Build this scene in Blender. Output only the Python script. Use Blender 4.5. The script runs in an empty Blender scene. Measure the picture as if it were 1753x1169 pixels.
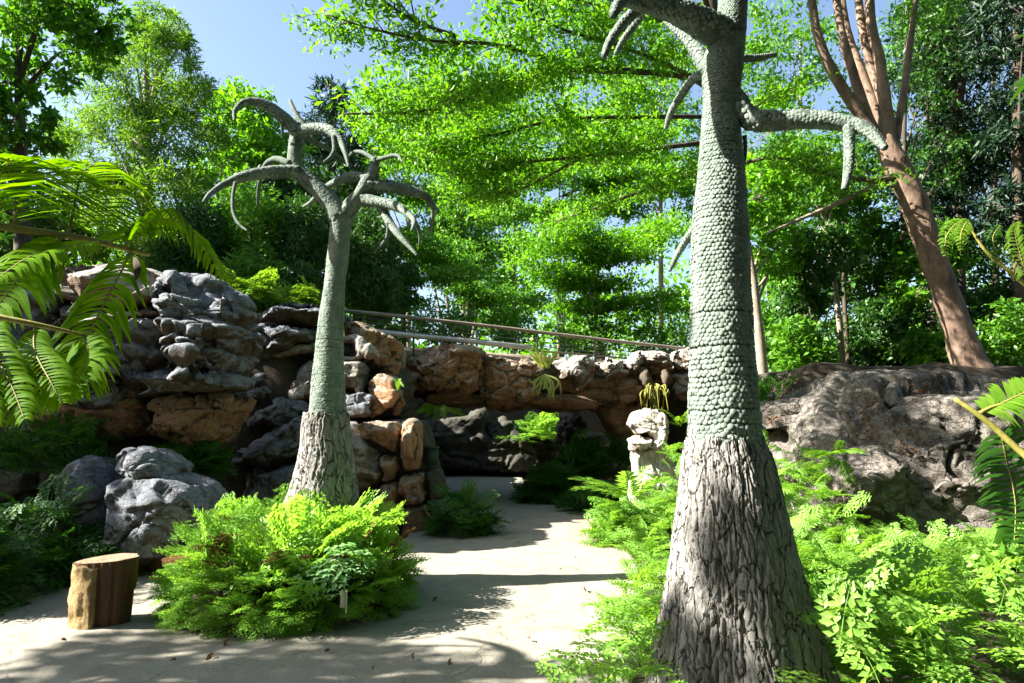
import bpy, math, random
import numpy as np
from mathutils import Vector, Matrix

# ------------------------------------------------------------------ camera, light, exposure
C = bpy.context.scene
COL = C.collection
PITCH = math.radians(6.9)
EYE = np.array([0.0, 0.0, 1.4])
FPX = 24.0 / 36.0 * 1753.0

cam = bpy.data.objects.new('camera', bpy.data.cameras.new('camera'))
COL.objects.link(cam)
cam.location = EYE
cam.rotation_euler = (math.pi / 2 + PITCH, 0, 0)
cam.data.lens = 24
cam.data.sensor_width = 36
cam.data.clip_start = 0.05
cam.data.clip_end = 600
C.camera = cam

SUN_EL = math.radians(38)
SUN_AZ = math.radians(-97)          # measured from +Y towards +X
sun = bpy.data.objects.new('sun', bpy.data.lights.new('sun', 'SUN'))
COL.objects.link(sun)
sd = Vector((math.sin(SUN_AZ) * math.cos(SUN_EL), math.cos(SUN_AZ) * math.cos(SUN_EL), math.sin(SUN_EL)))
sun.rotation_euler = sd.to_track_quat('Z', 'Y').to_euler()
sun.location = (-20, 0, 20)
sun.data.energy = 4.8
sun.data.angle = math.radians(0.53)
sun.data.color = (1.0, 0.95, 0.86)

wd = bpy.data.worlds.new('World')
C.world = wd
wd.use_nodes = True
wn = wd.node_tree
wn.nodes.clear()
sky = wn.nodes.new('ShaderNodeTexSky')
sky.sky_type = 'NISHITA'
sky.sun_disc = False
sky.sun_elevation = SUN_EL
sky.sun_rotation = SUN_AZ
sky.air_density = 1.0
sky.dust_density = 1.6
bg = wn.nodes.new('ShaderNodeBackground')
bg.inputs['Strength'].default_value = 0.056
wo = wn.nodes.new('ShaderNodeOutputWorld')
wn.links.new(sky.outputs[0], bg.inputs[0])
wn.links.new(bg.outputs[0], wo.inputs[0])

C.view_settings.view_transform = 'Standard'
C.view_settings.look = 'None'
C.view_settings.gamma = 1.0
C.view_settings.use_curve_mapping = False
C.view_settings.exposure = 2.5
C.render.engine = 'CYCLES'
C.cycles.max_bounces = 6
C.cycles.diffuse_bounces = 2
C.cycles.glossy_bounces = 2
C.cycles.transmission_bounces = 4
C.cycles.transparent_max_bounces = 4

rs = np.random.RandomState(7)
random.seed(7)

# ------------------------------------------------------------------ coordinates
def W(px, py, Y):
    """the point at forward distance Y that the photograph shows at pixel px, py"""
    x = (px - 876.5) / FPX
    y = (584.5 - py) / FPX
    d = np.array([x, math.cos(PITCH) - y * math.sin(PITCH), math.sin(PITCH) + y * math.cos(PITCH)])
    return EYE + d * (Y / d[1])

def G(px, py, z=0.0):
    x = (px - 876.5) / FPX
    y = (584.5 - py) / FPX
    d = np.array([x, math.cos(PITCH) - y * math.sin(PITCH), math.sin(PITCH) + y * math.cos(PITCH)])
    return EYE + d * ((z - EYE[2]) / d[2])

def M(pix, Y):
    """metres covered by pix pixels at distance Y"""
    return pix / FPX * Y

def project(p):
    q = np.asarray(p) - EYE
    f = q[..., 1] * math.cos(PITCH) + q[..., 2] * math.sin(PITCH)
    u = -q[..., 1] * math.sin(PITCH) + q[..., 2] * math.cos(PITCH)
    return 876.5 + q[..., 0] / f * FPX, 584.5 - u / f * FPX

# ------------------------------------------------------------------ noise
_pr = np.random.RandomState(3)
_perm = _pr.permutation(256)
_perm = np.concatenate([_perm, _perm])
_grad = _pr.normal(size=(256, 3))
_grad /= np.linalg.norm(_grad, axis=1)[:, None]

def perlin(p):
    p = np.asarray(p, float)
    i = np.floor(p).astype(int)
    f = p - i
    i &= 255
    u = f * f * f * (f * (f * 6 - 15) + 10)
    out = 0
    for dx in (0, 1):
        wx = u[:, 0] if dx else 1 - u[:, 0]
        for dy in (0, 1):
            wy = u[:, 1] if dy else 1 - u[:, 1]
            for dz in (0, 1):
                wz = u[:, 2] if dz else 1 - u[:, 2]
                h = _perm[_perm[_perm[(i[:, 0] + dx) & 255] + ((i[:, 1] + dy) & 255)] + ((i[:, 2] + dz) & 255)]
                g = _grad[h]
                dot = g[:, 0] * (f[:, 0] - dx) + g[:, 1] * (f[:, 1] - dy) + g[:, 2] * (f[:, 2] - dz)
                out = out + wx * wy * wz * dot
    return out * 1.5

def fbm(p, o=4):
    a, s, out = 1.0, 1.0, 0
    for k in range(o):
        out = out + a * perlin(p * s + k * 17.3)
        a *= 0.5
        s *= 2.03
    return out

def worley(p, seed=0):
    """nearest-cell facets: (tilted plane value of the nearest cell, F2 - F1)"""
    p = np.asarray(p, float)
    i = np.floor(p).astype(int)
    f = p - i
    d1 = np.full(len(p), 9.0); d2 = np.full(len(p), 9.0); val = np.zeros(len(p))
    for dx in (-1, 0, 1):
        for dy in (-1, 0, 1):
            for dz in (-1, 0, 1):
                h = _perm[_perm[_perm[(i[:, 0] + dx) & 255] + ((i[:, 1] + dy + seed) & 255)] + ((i[:, 2] + dz) & 255)]
                o = np.array([dx, dy, dz]) + 0.5 + 0.42 * _grad[(h * 7 + 13) & 255] - f
                d = np.sqrt((o * o).sum(1))
                v = -(o * _grad[(h * 5 + 71) & 255]).sum(1) + 0.35 * _grad[h][:, 0]
                n = d < d1
                d2 = np.where(n, d1, np.minimum(d2, d))
                val = np.where(n, v, val)
                d1 = np.where(n, d, d1)
    return val, d2 - d1

# ------------------------------------------------------------------ mesh building
def mesh(name, verts, faces, mat, smooth=True):
    """faces: one index array (n,k), or a list of such arrays"""
    if not isinstance(faces, list):
        faces = [faces]
    faces = [np.asarray(f, np.int32) for f in faces if len(f)]
    verts = np.asarray(verts, np.float32)
    me = bpy.data.meshes.new(name)
    me.vertices.add(len(verts))
    me.vertices.foreach_set('co', verts.ravel())
    nl = sum(f.size for f in faces)
    npoly = sum(len(f) for f in faces)
    me.loops.add(nl)
    me.loops.foreach_set('vertex_index', np.concatenate([f.ravel() for f in faces]))
    me.polygons.add(npoly)
    tot = np.concatenate([np.full(len(f), f.shape[1], np.int32) for f in faces])
    st = np.concatenate([[0], np.cumsum(tot)[:-1]]).astype(np.int32)
    me.polygons.foreach_set('loop_start', st)
    me.polygons.foreach_set('loop_total', tot)
    me.update(calc_edges=True)
    if smooth:
        me.polygons.foreach_set('use_smooth', np.ones(npoly, bool))
    me.validate()
    if mat is not None:
        me.materials.append(mat)
    return me

def origin_of(o):
    v = np.zeros(3)
    while o is not None:
        v = v + np.array(o.location)
        o = o.parent
    return v

def put(name, geo, mat, parent=None, smooth=True, base=None):
    """one mesh object from world-space (verts, faces); its origin is its parent's, or its own base"""
    v, f = geo
    v = np.asarray(v, float)
    if parent is not None:
        off = origin_of(parent)
    elif base is not None:
        off = np.asarray(base, float)
    else:
        off = np.array([(v[:, 0].min() + v[:, 0].max()) / 2, (v[:, 1].min() + v[:, 1].max()) / 2, v[:, 2].min()])
    o = bpy.data.objects.new(name, mesh(name, v - off, f, mat, smooth))
    COL.objects.link(o)
    if parent is not None:
        o.parent = parent
    else:
        o.location = off
    return o

def tag(o, label=None, cat=None, group=None, kind=None):
    if label:
        o['label'] = label
    if cat:
        o['category'] = cat
    if group:
        o['group'] = group
    if kind:
        o['kind'] = kind
    return o

def thing(name, loc, label, cat, group=None):
    o = bpy.data.objects.new(name, None)
    o.empty_display_size = 0.1
    COL.objects.link(o)
    o.location = [float(c) for c in loc]
    return tag(o, label, cat, group)

def join(geos):
    vs, fs, n = [], {}, 0
    for v, f in geos:
        fl = f if isinstance(f, list) else [f]
        for a in fl:
            a = np.asarray(a)
            if len(a):
                fs.setdefault(a.shape[1], []).append(a + n)
        vs.append(np.asarray(v))
        n += len(v)
    return np.concatenate(vs), [np.concatenate(a) for a in fs.values()]

# ------------------------------------------------------------------ shapes
def smooth_path(pts, n):
    P = np.asarray(pts, float)
    if len(P) == 2:
        t = np.linspace(0, 1, n)[:, None]
        return P[0] * (1 - t) + P[1] * t
    Q = np.vstack([2 * P[0] - P[1], P, 2 * P[-1] - P[-2]])
    seg = len(P) - 1
    u = np.linspace(0, seg - 1e-6, n)
    i = u.astype(int)
    t = (u - i)[:, None]
    a, b, c, d = Q[i], Q[i + 1], Q[i + 2], Q[i + 3]
    return 0.5 * (2 * b + (c - a) * t + (2 * a - 5 * b + 4 * c - d) * t ** 2 + (3 * b - a - 3 * c + d) * t ** 3)

def tube(pts, rad, n=24, seg=10, bump=0.0, bf=6.0, squash=1.0):
    """tapered tube through pts; rad per control point"""
    P4 = smooth_path(np.hstack([np.asarray(pts, float), np.asarray(rad, float)[:, None]]), n)
    P, R = P4[:, :3], np.maximum(P4[:, 3], 1e-4)
    T = np.gradient(P, axis=0)
    T /= np.linalg.norm(T, axis=1)[:, None] + 1e-12
    up = np.array([0, 0, 1.0]) if abs(T[0, 2]) < 0.9 else np.array([0, 1.0, 0])
    N = np.cross(up, T[0]); N /= np.linalg.norm(N)
    Ns = [N]
    for k in range(1, n):
        N = N - T[k] * np.dot(N, T[k]); N /= np.linalg.norm(N)
        Ns.append(N)
    Ns = np.array(Ns)
    B = np.cross(T, Ns)
    th = np.arange(seg) / seg * 2 * math.pi
    V = P[:, None, :] + R[:, None, None] * (np.cos(th)[None, :, None] * Ns[:, None, :] + squash * np.sin(th)[None, :, None] * B[:, None, :])
    if bump:
        q = V.reshape(-1, 3)
        nz = fbm(q * bf, 3).reshape(n, seg)
        V = V + (bump * nz * np.minimum(R, R.max())[:, None])[..., None] * (V - P[:, None, :]) / R[:, None, None]
    V = V.reshape(-1, 3)
    i = np.arange(n - 1)[:, None] * seg
    j = np.arange(seg)[None, :]
    a = i + j
    b = i + (j + 1) % seg
    F = np.stack([a, b, b + seg, a + seg], -1).reshape(-1, 4)
    V = np.vstack([V, P[0] - T[0] * R[0] * 0.3, P[-1] + T[-1] * R[-1] * 0.8])
    nv = n * seg
    jj = np.arange(seg)
    c0 = np.stack([np.full(seg, nv), (jj + 1) % seg, jj], -1)
    c1 = np.stack([np.full(seg, nv + 1), (n - 1) * seg + jj, (n - 1) * seg + (jj + 1) % seg], -1)
    return V, [F, np.vstack([c0, c1])]

def box(c, half, rot=None):
    c = np.asarray(c, float)
    s = np.array([[x, y, z] for x in (-1, 1) for y in (-1, 1) for z in (-1, 1)], float) * np.asarray(half)
    if rot is not None:
        s = s @ np.asarray(rot).T
    f = np.array([[0, 1, 3, 2], [4, 6, 7, 5], [0, 4, 5, 1], [2, 3, 7, 6], [0, 2, 6, 4], [1, 5, 7, 3]])
    return s + c, f

def rock(outline, Y, df, db, e=0.6, amp=0.05, freq=1.6, strata=0.0, sfreq=3.0, cut=8, crack=0.5, nth=68, nph=34, seed=0, tilt=0.0, warp=0.25, chisel=1.0):
    """closed solid whose widest section is the traced outline at distance Y, bulging df to the front and db to the back"""
    r = np.random.RandomState(seed + 100)
    O = np.array([W(px, py, Y) for px, py in outline])
    X, Z = O[:, 0], O[:, 2]
    x2, z2 = np.roll(X, -1), np.roll(Z, -1)
    ar = X * z2 - x2 * Z
    A = ar.sum() / 2
    cx = ((X + x2) * ar).sum() / (6 * A)
    cz = ((Z + z2) * ar).sum() / (6 * A)
    th = np.arange(nth) / nth * 2 * math.pi
    dx, dz = np.cos(th), np.sin(th)
    R = np.full(nth, 1e-3)
    for k in range(len(X)):
        ax, az = X[k] - cx, Z[k] - cz
        ex, ez = x2[k] - X[k], z2[k] - Z[k]
        den = dx * ez - dz * ex
        den = np.where(abs(den) < 1e-9, 1e-9, den)
        t = (ax * ez - az * ex) / den
        s = (ax * dz - az * dx) / den
        ok = (t > 0) & (s >= -1e-6) & (s <= 1 + 1e-6)
        R = np.where(ok & (t > R), t, R)
    R = (np.roll(R, 1) + 2 * R + np.roll(R, -1)) / 4
    pf = np.linspace(1e-5, math.pi - 1e-5, 6000)
    pf = np.concatenate([np.geomspace(1e-7, 1e-3, 400), pf[4:-4], math.pi - np.geomspace(1e-7, 1e-3, 400)[::-1]])
    ar_ = np.sin(pf) ** e * np.median(R)
    ad_ = np.sign(np.cos(pf)) * abs(np.cos(pf)) ** e
    ad_ = np.where(ad_ > 0, ad_ * df, ad_ * db)
    arc = np.concatenate([[0], np.cumsum(np.hypot(np.diff(ar_), np.diff(ad_)))])
    ph = np.interp(np.linspace(0.022, 0.985, nph) * arc[-1], arc, pf)
    sp, cp = np.sin(ph) ** e, np.sign(np.cos(ph)) * abs(np.cos(ph)) ** e
    V = np.empty((nph, nth, 3))
    V[..., 0] = sp[:, None] * (R * dx)[None]
    V[..., 2] = sp[:, None] * (R * dz)[None]
    dep = np.where(cp > 0, -df * cp, -db * cp)
    V[..., 1] = dep[:, None]
    rx, rz = abs(V[..., 0]).max(), abs(V[..., 2]).max()
    S = np.array([rx, (df + db) / 2, rz])
    q = (V / S).reshape(-1, 3)
    for k in range(cut):
        n = r.normal(size=3)
        n[1] = -abs(n[1]) * 1.2
        n /= np.linalg.norm(n)
        d0 = np.max(q @ n) * r.uniform(0.62, 0.92)
        ex = q @ n - d0
        lim = 1.0 - 0.75 * (np.linalg.norm(q[:, [0, 2]], axis=1) > 0.93)
        q = q - (np.maximum(ex, 0) * lim)[:, None] * n
    V = (q * S).reshape(nph, nth, 3)
    V[..., 1] += tilt * V[..., 2]
    dth = np.roll(V, -1, 1) - np.roll(V, 1, 1)
    dph = np.gradient(V, axis=0)
    N = np.cross(dph, dth)
    N /= np.linalg.norm(N, axis=2)[..., None] + 1e-9
    if (N * V).sum() < 0:
        N = -N
    Pw = V.reshape(-1, 3) + np.array([cx, Y, cz])
    size = min(rx, rz)
    wp_ = Pw + 0.06 * np.stack([fbm(Pw * 1.7 + 3, 3), fbm(Pw * 1.7 + 8, 3), fbm(Pw * 1.7 + 13, 3)], -1)
    fv, fe = worley(wp_ * np.array([1.0, 1.0, 1.5]) * freq * 1.25, seed)
    fv2, fe2 = worley(wp_ * np.array([1.0, 1.0, 1.4]) * freq * 3.1 + 9, seed)
    D = 0.35 * amp * fbm(Pw * freq + seed * 3.1, 6) + amp * chisel * (0.8 * fv + 0.28 * fv2)
    D = D - amp * chisel * (0.5 * np.exp(-(fe / 0.06) ** 2) + 0.2 * np.exp(-(fe2 / 0.08) ** 2))
    if strata:
        s = Pw[:, 2] * sfreq + 0.10 * sfreq * Pw[:, 0] * 0.6 + warp * fbm(Pw * np.array([0.9, 0.9, 0.5]) + seed, 3)
        i = np.floor(s)
        f = s - i
        pr = perlin(np.stack([i * 7.37 + seed, Pw[:, 0] * 1.1 + i * 3.3, Pw[:, 1] * 0.7], -1))
        prof = np.clip(f / 0.75, 0, 1) ** 0.8 * np.clip((1 - f) / 0.16, 0, 1)
        D = D + strata * (0.75 * prof + 0.6 * pr - 0.4)
    if crack:
        w = Pw * freq * 0.8 + 0.4 * np.stack([fbm(Pw * 2.1 + 5, 2)] * 3, -1)
        cval = abs(perlin(w + 31.7 + seed))
        D = D - crack * amp * 1.1 * np.exp(-(cval / 0.045) ** 2)
    V = Pw + D[:, None] * N.reshape(-1, 3)
    i = np.arange(nph - 1)[:, None] * nth
    j = np.arange(nth)[None, :]
    a, b = i + j, i + (j + 1) % nth
    F = np.stack([a, b, b + nth, a + nth], -1).reshape(-1, 4)
    jj = np.arange(nth)
    V = np.vstack([V, V[:nth].mean(0), V[-nth:].mean(0)])
    nv = nth * nph
    t0 = np.stack([np.full(nth, nv), (jj + 1) % nth, jj], -1)
    t1 = np.stack([np.full(nth, nv + 1), (nph - 1) * nth + jj, (nph - 1) * nth + (jj + 1) % nth], -1)
    return V, [F[:, ::-1], np.vstack([t0, t1])[:, ::-1]]

# ------------------------------------------------------------------ leaves
LEAF = (np.array([[0, 0, 0], [-0.27, 0.42, 0.07], [0, 1, -0.06], [0.27, 0.42, 0.07]]), np.array([[0, 2, 1], [0, 3, 2]]))
NARROW = (np.array([[0, 0, 0], [-0.11, 0.45, 0.03], [0, 1, -0.08], [0.11, 0.45, 0.03]]), np.array([[0, 2, 1], [0, 3, 2]]))
OBOV = (np.array([[0, 0, 0], [-0.2, 0.62, 0.05], [-0.08, 1, 0], [0.08, 1, 0], [0.2, 0.62, 0.05]]), np.array([[0, 2, 1], [0, 3, 2], [0, 4, 3]]))

def frames(dirs, ups):
    """rotation matrices with local Y along dirs and local Z near ups"""
    y = dirs / (np.linalg.norm(dirs, axis=1)[:, None] + 1e-9)
    x = np.cross(y, ups)
    x /= np.linalg.norm(x, axis=1)[:, None] + 1e-9
    z = np.cross(x, y)
    return np.stack([x, y, z], -1)

def scatter(tpl, pos, mats, size):
    v, f = tpl
    k = len(v)
    V = np.einsum('nij,kj->nki', mats, v) * np.asarray(size)[:, None, None] + pos[:, None, :]
    F = (np.asarray(f)[None] + (np.arange(len(pos)) * k)[:, None, None]).reshape(-1, f.shape[1])
    return V.reshape(-1, 3), F

def unit(v):
    return v / (np.linalg.norm(v, axis=-1, keepdims=True) + 1e-9)

def clumps(cent, rad, per, size, tpl=LEAF, upb=0.8, droop=0.0, out=0.7, r=rs, shell=0.0):
    """leaf-sized faces gathered in clumps: cent (n,3), rad (n,3) or scalar"""
    cent = np.asarray(cent, float)
    n = len(cent)
    rad = np.broadcast_to(np.asarray(rad, float), (n, 3)) if np.ndim(rad) < 2 else rad
    g = r.normal(size=(n, per, 3))
    g = unit(g) * (r.uniform(shell, 1, size=(n, per, 1)) ** 0.5)
    pos = (cent[:, None, :] + g * rad[:, None, :]).reshape(-1, 3)
    d = unit(g.reshape(-1, 3) * out + r.normal(size=(n * per, 3)) * 0.6 + np.array([0, 0, -droop]))
    up = unit(r.normal(size=(n * per, 3)) * (1 - upb) + np.array([0, 0, upb]) + 0.35 * r.normal(size=(n * per, 3)))
    sz = size * np.repeat(r.uniform(0.75, 1.2, n), per) * r.uniform(0.5, 1.3, n * per)
    return scatter(tpl, pos, frames(d, up), sz)

def blob_points(c, rad, n, r=rs, shell=0.45):
    g = unit(r.normal(size=(n, 3))) * (r.uniform(shell ** 3, 1, size=(n, 1)) ** (1 / 3))
    return np.asarray(c) + g * np.asarray(rad)

def frond(L=1.0, pairs=14, plen=0.32, leaflets=6, lw=0.05, droop=0.35, ang=60, r=rs, lobed=False, taper=1.0, lsize=0.42):
    """one feathery frond: along +Y, nodding down; returns leaf geometry only (rachis as a thin blade)"""
    geos = []
    t = np.linspace(0, 1, 5)
    ry = L * t * (1 - 0.15 * droop * t)
    rz = L * (0.25 * droop * t - droop * t ** 2.2)
    w = 0.008 * L * (1 - 0.8 * t)
    V = np.concatenate([np.stack([-w, ry, rz], -1), np.stack([w, ry, rz], -1)])
    i = np.arange(4)
    geos.append((V, np.concatenate([np.stack([i, i + 5, i + 6], -1), np.stack([i, i + 6, i + 1], -1)])))
    pos, dr, sz = [], [], []
    for k in range(pairs):
        s = 0.12 + 0.88 * (k + 0.5) / pairs
        y = L * s * (1 - 0.15 * droop * s)
        z = L * (0.25 * droop * s - droop * s ** 2.2)
        pl = plen * L * (math.sin(math.pi * min(1, (s * 0.85 + 0.12))) ** 0.7) * taper * r.uniform(0.85, 1.1)
        for sd_ in (-1, 1):
            a = math.radians(ang - 18 * s + r.uniform(-7, 7))
            u = np.array([sd_ * math.sin(a), math.cos(a), -0.18 - 0.35 * droop * s + r.uniform(-.12, .12)])
            if leaflets <= 1:
                pos.append([0, y, z]); dr.append(u); sz.append(pl)
                continue
            v = np.array([-sd_ * math.cos(a), math.sin(a), -0.1])
            for m in range(leaflets):
                q = (m + 0.6) / leaflets
                ll = pl * lsize * (1 - 0.55 * q)
                for s2 in (-1, 1):
                    pos.append(np.array([0, y, z]) + u * pl * q)
                    dr.append(u * 0.75 + v * s2 * 0.9 + np.array([0, 0, r.uniform(-.2, .2)]))
                    sz.append(ll)
            pos.append(np.array([0, y, z]) + u * pl * 0.9); dr.append(u); sz.append(pl * 0.18)
    pos, dr, sz = np.array(pos), np.array(dr), np.array(sz)
    up = np.tile([0, 0, 1.0], (len(pos), 1)) + r.normal(size=(len(pos), 3)) * 0.15
    tpl = LEAF if leaflets > 1 else NARROW
    geos.append(scatter(tpl, pos, frames(dr, up), sz))
    v, f = join(geos)
    return v, f[0]

def place_fronds(variants, pos, dirs, size, r=rs, up=None):
    pos, dirs, size = np.asarray(pos), np.asarray(dirs), np.asarray(size)
    pick = r.randint(len(variants), size=len(pos))
    out = []
    for k, tpl in enumerate(variants):
        m = pick == k
        if m.any():
            u = np.tile([0, 0, 1.0], (m.sum(), 1)) + r.normal(size=(m.sum(), 3)) * 0.25
            out.append(scatter(tpl, pos[m], frames(dirs[m], u), size[m]))
    return join(out)

# ------------------------------------------------------------------ materials
def nodes(name):
    m = bpy.data.materials.new(name)
    m.use_nodes = True
    nt = m.node_tree
    nt.nodes.clear()
    out = nt.nodes.new('ShaderNodeOutputMaterial')
    def N(t, **kw):
        n = nt.nodes.new(t)
        for k, v in kw.items():
            if k.startswith('_'):
                setattr(n, k[1:], v)
            else:
                n.inputs[k.replace('__', ' ')].default_value = v
        return n
    L = nt.links.new
    return m, nt, out, N, L

def noise(N, L, vec, scale, detail=6, rough=0.55, dist=0.0):
    n = N('ShaderNodeTexNoise', Scale=scale, Detail=detail, Roughness=rough, Distortion=dist)
    if vec is not None:
        L(vec, n.inputs['Vector'])
    return n.outputs['Fac']

def ramp(N, L, fac, stops):
    n = N('ShaderNodeValToRGB')
    cr = n.color_ramp
    while len(cr.elements) < len(stops):
        cr.elements.new(0.5)
    for e, (p, c) in zip(cr.elements, stops):
        e.position = p
        e.color = (c, c, c, 1) if not hasattr(c, '__len__') else (*c, 1)
    L(fac, n.inputs['Fac'])
    return n.outputs['Color']

def mixc(N, L, fac, a, b, mode='MIX'):
    n = N('ShaderNodeMix', _data_type='RGBA', _blend_type=mode)
    for s, v in ((0, fac), (6, a), (7, b)):
        if isinstance(v, (int, float)):
            n.inputs[s].default_value = v
        elif isinstance(v, tuple):
            n.inputs[s].default_value = (*v, 1)
        else:
            L(v, n.inputs[s])
    return n.outputs[2]

def maths(N, L, op, a, b=0.0, clamp=False):
    n = N('ShaderNodeMath', _operation=op, _use_clamp=clamp)
    for s, v in ((0, a), (1, b)):
        if isinstance(v, (int, float)):
            n.inputs[s].default_value = v
        else:
            L(v, n.inputs[s])
    return n.outputs[0]

def scaled(N, L, vec, s):
    n = N('ShaderNodeMapping', Scale=s)
    L(vec, n.inputs['Vector'])
    return n.outputs[0]

def rock_mat(name, top, side, stain=(0.035, 0.03, 0.025), side_amt=0.5, bump=0.35, stain_amt=0.6, moss=0.0):
    m, nt, out, N, L = nodes(name)
    geo = N('ShaderNodeNewGeometry')
    pos = geo.outputs['Position']
    big = noise(N, L, pos, 1.7, 5, 0.6, 0.4)
    mid = noise(N, L, pos, 7.0, 7, 0.65, 0.3)
    fine = noise(N, L, pos, 42.0, 5, 0.7)
    sep = N('ShaderNodeSeparateXYZ')
    L(geo.outputs['Normal'], sep.inputs[0])
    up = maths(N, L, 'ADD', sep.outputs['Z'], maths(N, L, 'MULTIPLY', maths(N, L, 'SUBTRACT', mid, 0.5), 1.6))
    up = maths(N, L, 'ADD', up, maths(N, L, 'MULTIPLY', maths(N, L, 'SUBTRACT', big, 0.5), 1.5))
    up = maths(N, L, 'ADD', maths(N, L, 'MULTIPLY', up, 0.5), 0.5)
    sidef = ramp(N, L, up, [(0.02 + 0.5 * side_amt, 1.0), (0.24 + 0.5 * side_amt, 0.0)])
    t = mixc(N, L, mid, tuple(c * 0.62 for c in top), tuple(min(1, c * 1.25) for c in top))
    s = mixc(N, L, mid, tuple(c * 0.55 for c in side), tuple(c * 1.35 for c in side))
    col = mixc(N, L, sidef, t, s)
    # run-off stains: long vertical streaks and blotches
    st = noise(N, L, scaled(N, L, pos, (5.0, 5.0, 0.9)), 1.4, 6, 0.65, 0.6)
    stf = ramp(N, L, st, [(0.50, 0.0), (0.66, stain_amt)])
    col = mixc(N, L, stf, col, stain)
    if moss:
        mf = ramp(N, L, noise(N, L, pos, 3.1, 5, 0.7), [(0.52, 0.0), (0.66, moss)])
        col = mixc(N, L, mf, col, (0.045, 0.07, 0.02))
    sp = ramp(N, L, fine, [(0.35, 0.72), (0.62, 1.12)])
    col = mixc(N, L, 1.0, col, sp, 'MULTIPLY')
    vor = N('ShaderNodeTexVoronoi', _feature='DISTANCE_TO_EDGE', Scale=2.3)
    wv = N('ShaderNodeVectorMath', _operation='ADD')
    nz = N('ShaderNodeTexNoise', Scale=2.6, Detail=5.0)
    L(pos, nz.inputs['Vector'])
    L(scaled(N, L, pos, (1.0, 1.0, 1.7)), wv.inputs[0])
    L(nz.outputs['Color'], wv.inputs[1])
    L(wv.outputs[0], vor.inputs['Vector'])
    line = ramp(N, L, vor.outputs['Distance'], [(0.0, 0.0), (0.022, 1.0)])
    v2 = N('ShaderNodeTexVoronoi', _feature='DISTANCE_TO_EDGE', Scale=6.5)
    wv2 = N('ShaderNodeVectorMath', _operation='ADD')
    nz2 = N('ShaderNodeTexNoise', Scale=4.0, Detail=6.0)
    nzs = N('ShaderNodeVectorMath', _operation='SCALE')
    nzs.inputs['Scale'].default_value = 0.35
    L(pos, nz2.inputs['Vector']); L(nz2.outputs['Color'], nzs.inputs[0])
    L(scaled(N, L, pos, (0.7, 0.7, 1.9)), wv2.inputs[0]); L(nzs.outputs[0], wv2.inputs[1])
    L(wv2.outputs[0], v2.inputs['Vector'])
    line2 = ramp(N, L, v2.outputs['Distance'], [(0.0, 0.0), (0.035, 1.0)])
    msk = ramp(N, L, big, [(0.42, 0.0), (0.58, 1.0)])
    line2 = mixc(N, L, msk, (1.0, 1.0, 1.0), line2)
    col = mixc(N, L, line2, stain, col)
    h = maths(N, L, 'ADD', maths(N, L, 'MULTIPLY', mid, 0.7), maths(N, L, 'MULTIPLY', fine, 0.3))
    h = maths(N, L, 'ADD', h, maths(N, L, 'MULTIPLY', line2, 0.25))
    h = maths(N, L, 'ADD', h, maths(N, L, 'MULTIPLY', line, 0.22))
    b = N('ShaderNodeBump', Strength=bump * 2.0, Distance=0.07)
    L(h, b.inputs['Height'])
    bs = N('ShaderNodeBsdfPrincipled', Roughness=0.82)
    bs.inputs['Specular IOR Level'].default_value = 0.3
    L(col, bs.inputs['Base Color'])
    L(b.outputs[0], bs.inputs['Normal'])
    L(bs.outputs[0], out.inputs[0])
    return m

def leaf_mat(name, dark, light, trans=0.45, tint=(1.25, 1.15, 0.6), gloss=0.06, rough=0.5):
    m, nt, out, N, L = nodes(name)
    geo = N('ShaderNodeNewGeometry')
    rnd = geo.outputs['Random Per Island']
    pos = geo.outputs['Position']
    big = noise(N, L, pos, 1.1, 3)
    f = maths(N, L, 'ADD', maths(N, L, 'MULTIPLY', rnd, 0.65), maths(N, L, 'MULTIPLY', maths(N, L, 'SUBTRACT', big, 0.32), 1.0), True)
    col = mixc(N, L, f, dark, light)
    tc = mixc(N, L, 1.0, col, tuple(tint), 'MULTIPLY')
    d = N('ShaderNodeBsdfDiffuse')
    L(col, d.inputs['Color'])
    t = N('ShaderNodeBsdfTranslucent')
    L(tc, t.inputs['Color'])
    mx = N('ShaderNodeMixShader', Fac=trans)
    L(d.outputs[0], mx.inputs[1]); L(t.outputs[0], mx.inputs[2])
    g = N('ShaderNodeBsdfGlossy', Roughness=rough)
    g.inputs['Color'].default_value = (0.9, 0.95, 0.9, 1)
    m2 = N('ShaderNodeMixShader', Fac=gloss * 0.45)
    L(mx.outputs[0], m2.inputs[1]); L(g.outputs[0], m2.inputs[2])
    L(m2.outputs[0], out.inputs[0])
    return m

def plain_mat(name, a, b, scale=8.0, stretch=(1, 1, 1), rough=0.8, bump=0.3, detail=6, dist=0.02, metal=0.0):
    m, nt, out, N, L = nodes(name)
    geo = N('ShaderNodeNewGeometry')
    v = scaled(N, L, geo.outputs['Position'], stretch)
    n1 = noise(N, L, v, scale, detail, 0.62, 0.3)
    n2 = noise(N, L, v, scale * 6, 4, 0.65)
    col = mixc(N, L, ramp(N, L, n1, [(0.3, 0.0), (0.7, 1.0)]), a, b)
    col = mixc(N, L, 1.0, col, ramp(N, L, n2, [(0.3, 0.75), (0.7, 1.15)]), 'MULTIPLY')
    bp = N('ShaderNodeBump', Strength=bump, Distance=dist)
    L(maths(N, L, 'ADD', n1, maths(N, L, 'MULTIPLY', n2, 0.4)), bp.inputs['Height'])
    bs = N('ShaderNodeBsdfPrincipled', Roughness=rough, Metallic=metal)
    bs.inputs['Specular IOR Level'].default_value = 0.3
    L(col, bs.inputs['Base Color']); L(bp.outputs[0], bs.inputs['Normal']); L(bs.outputs[0], out.inputs[0])
    return m

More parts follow.
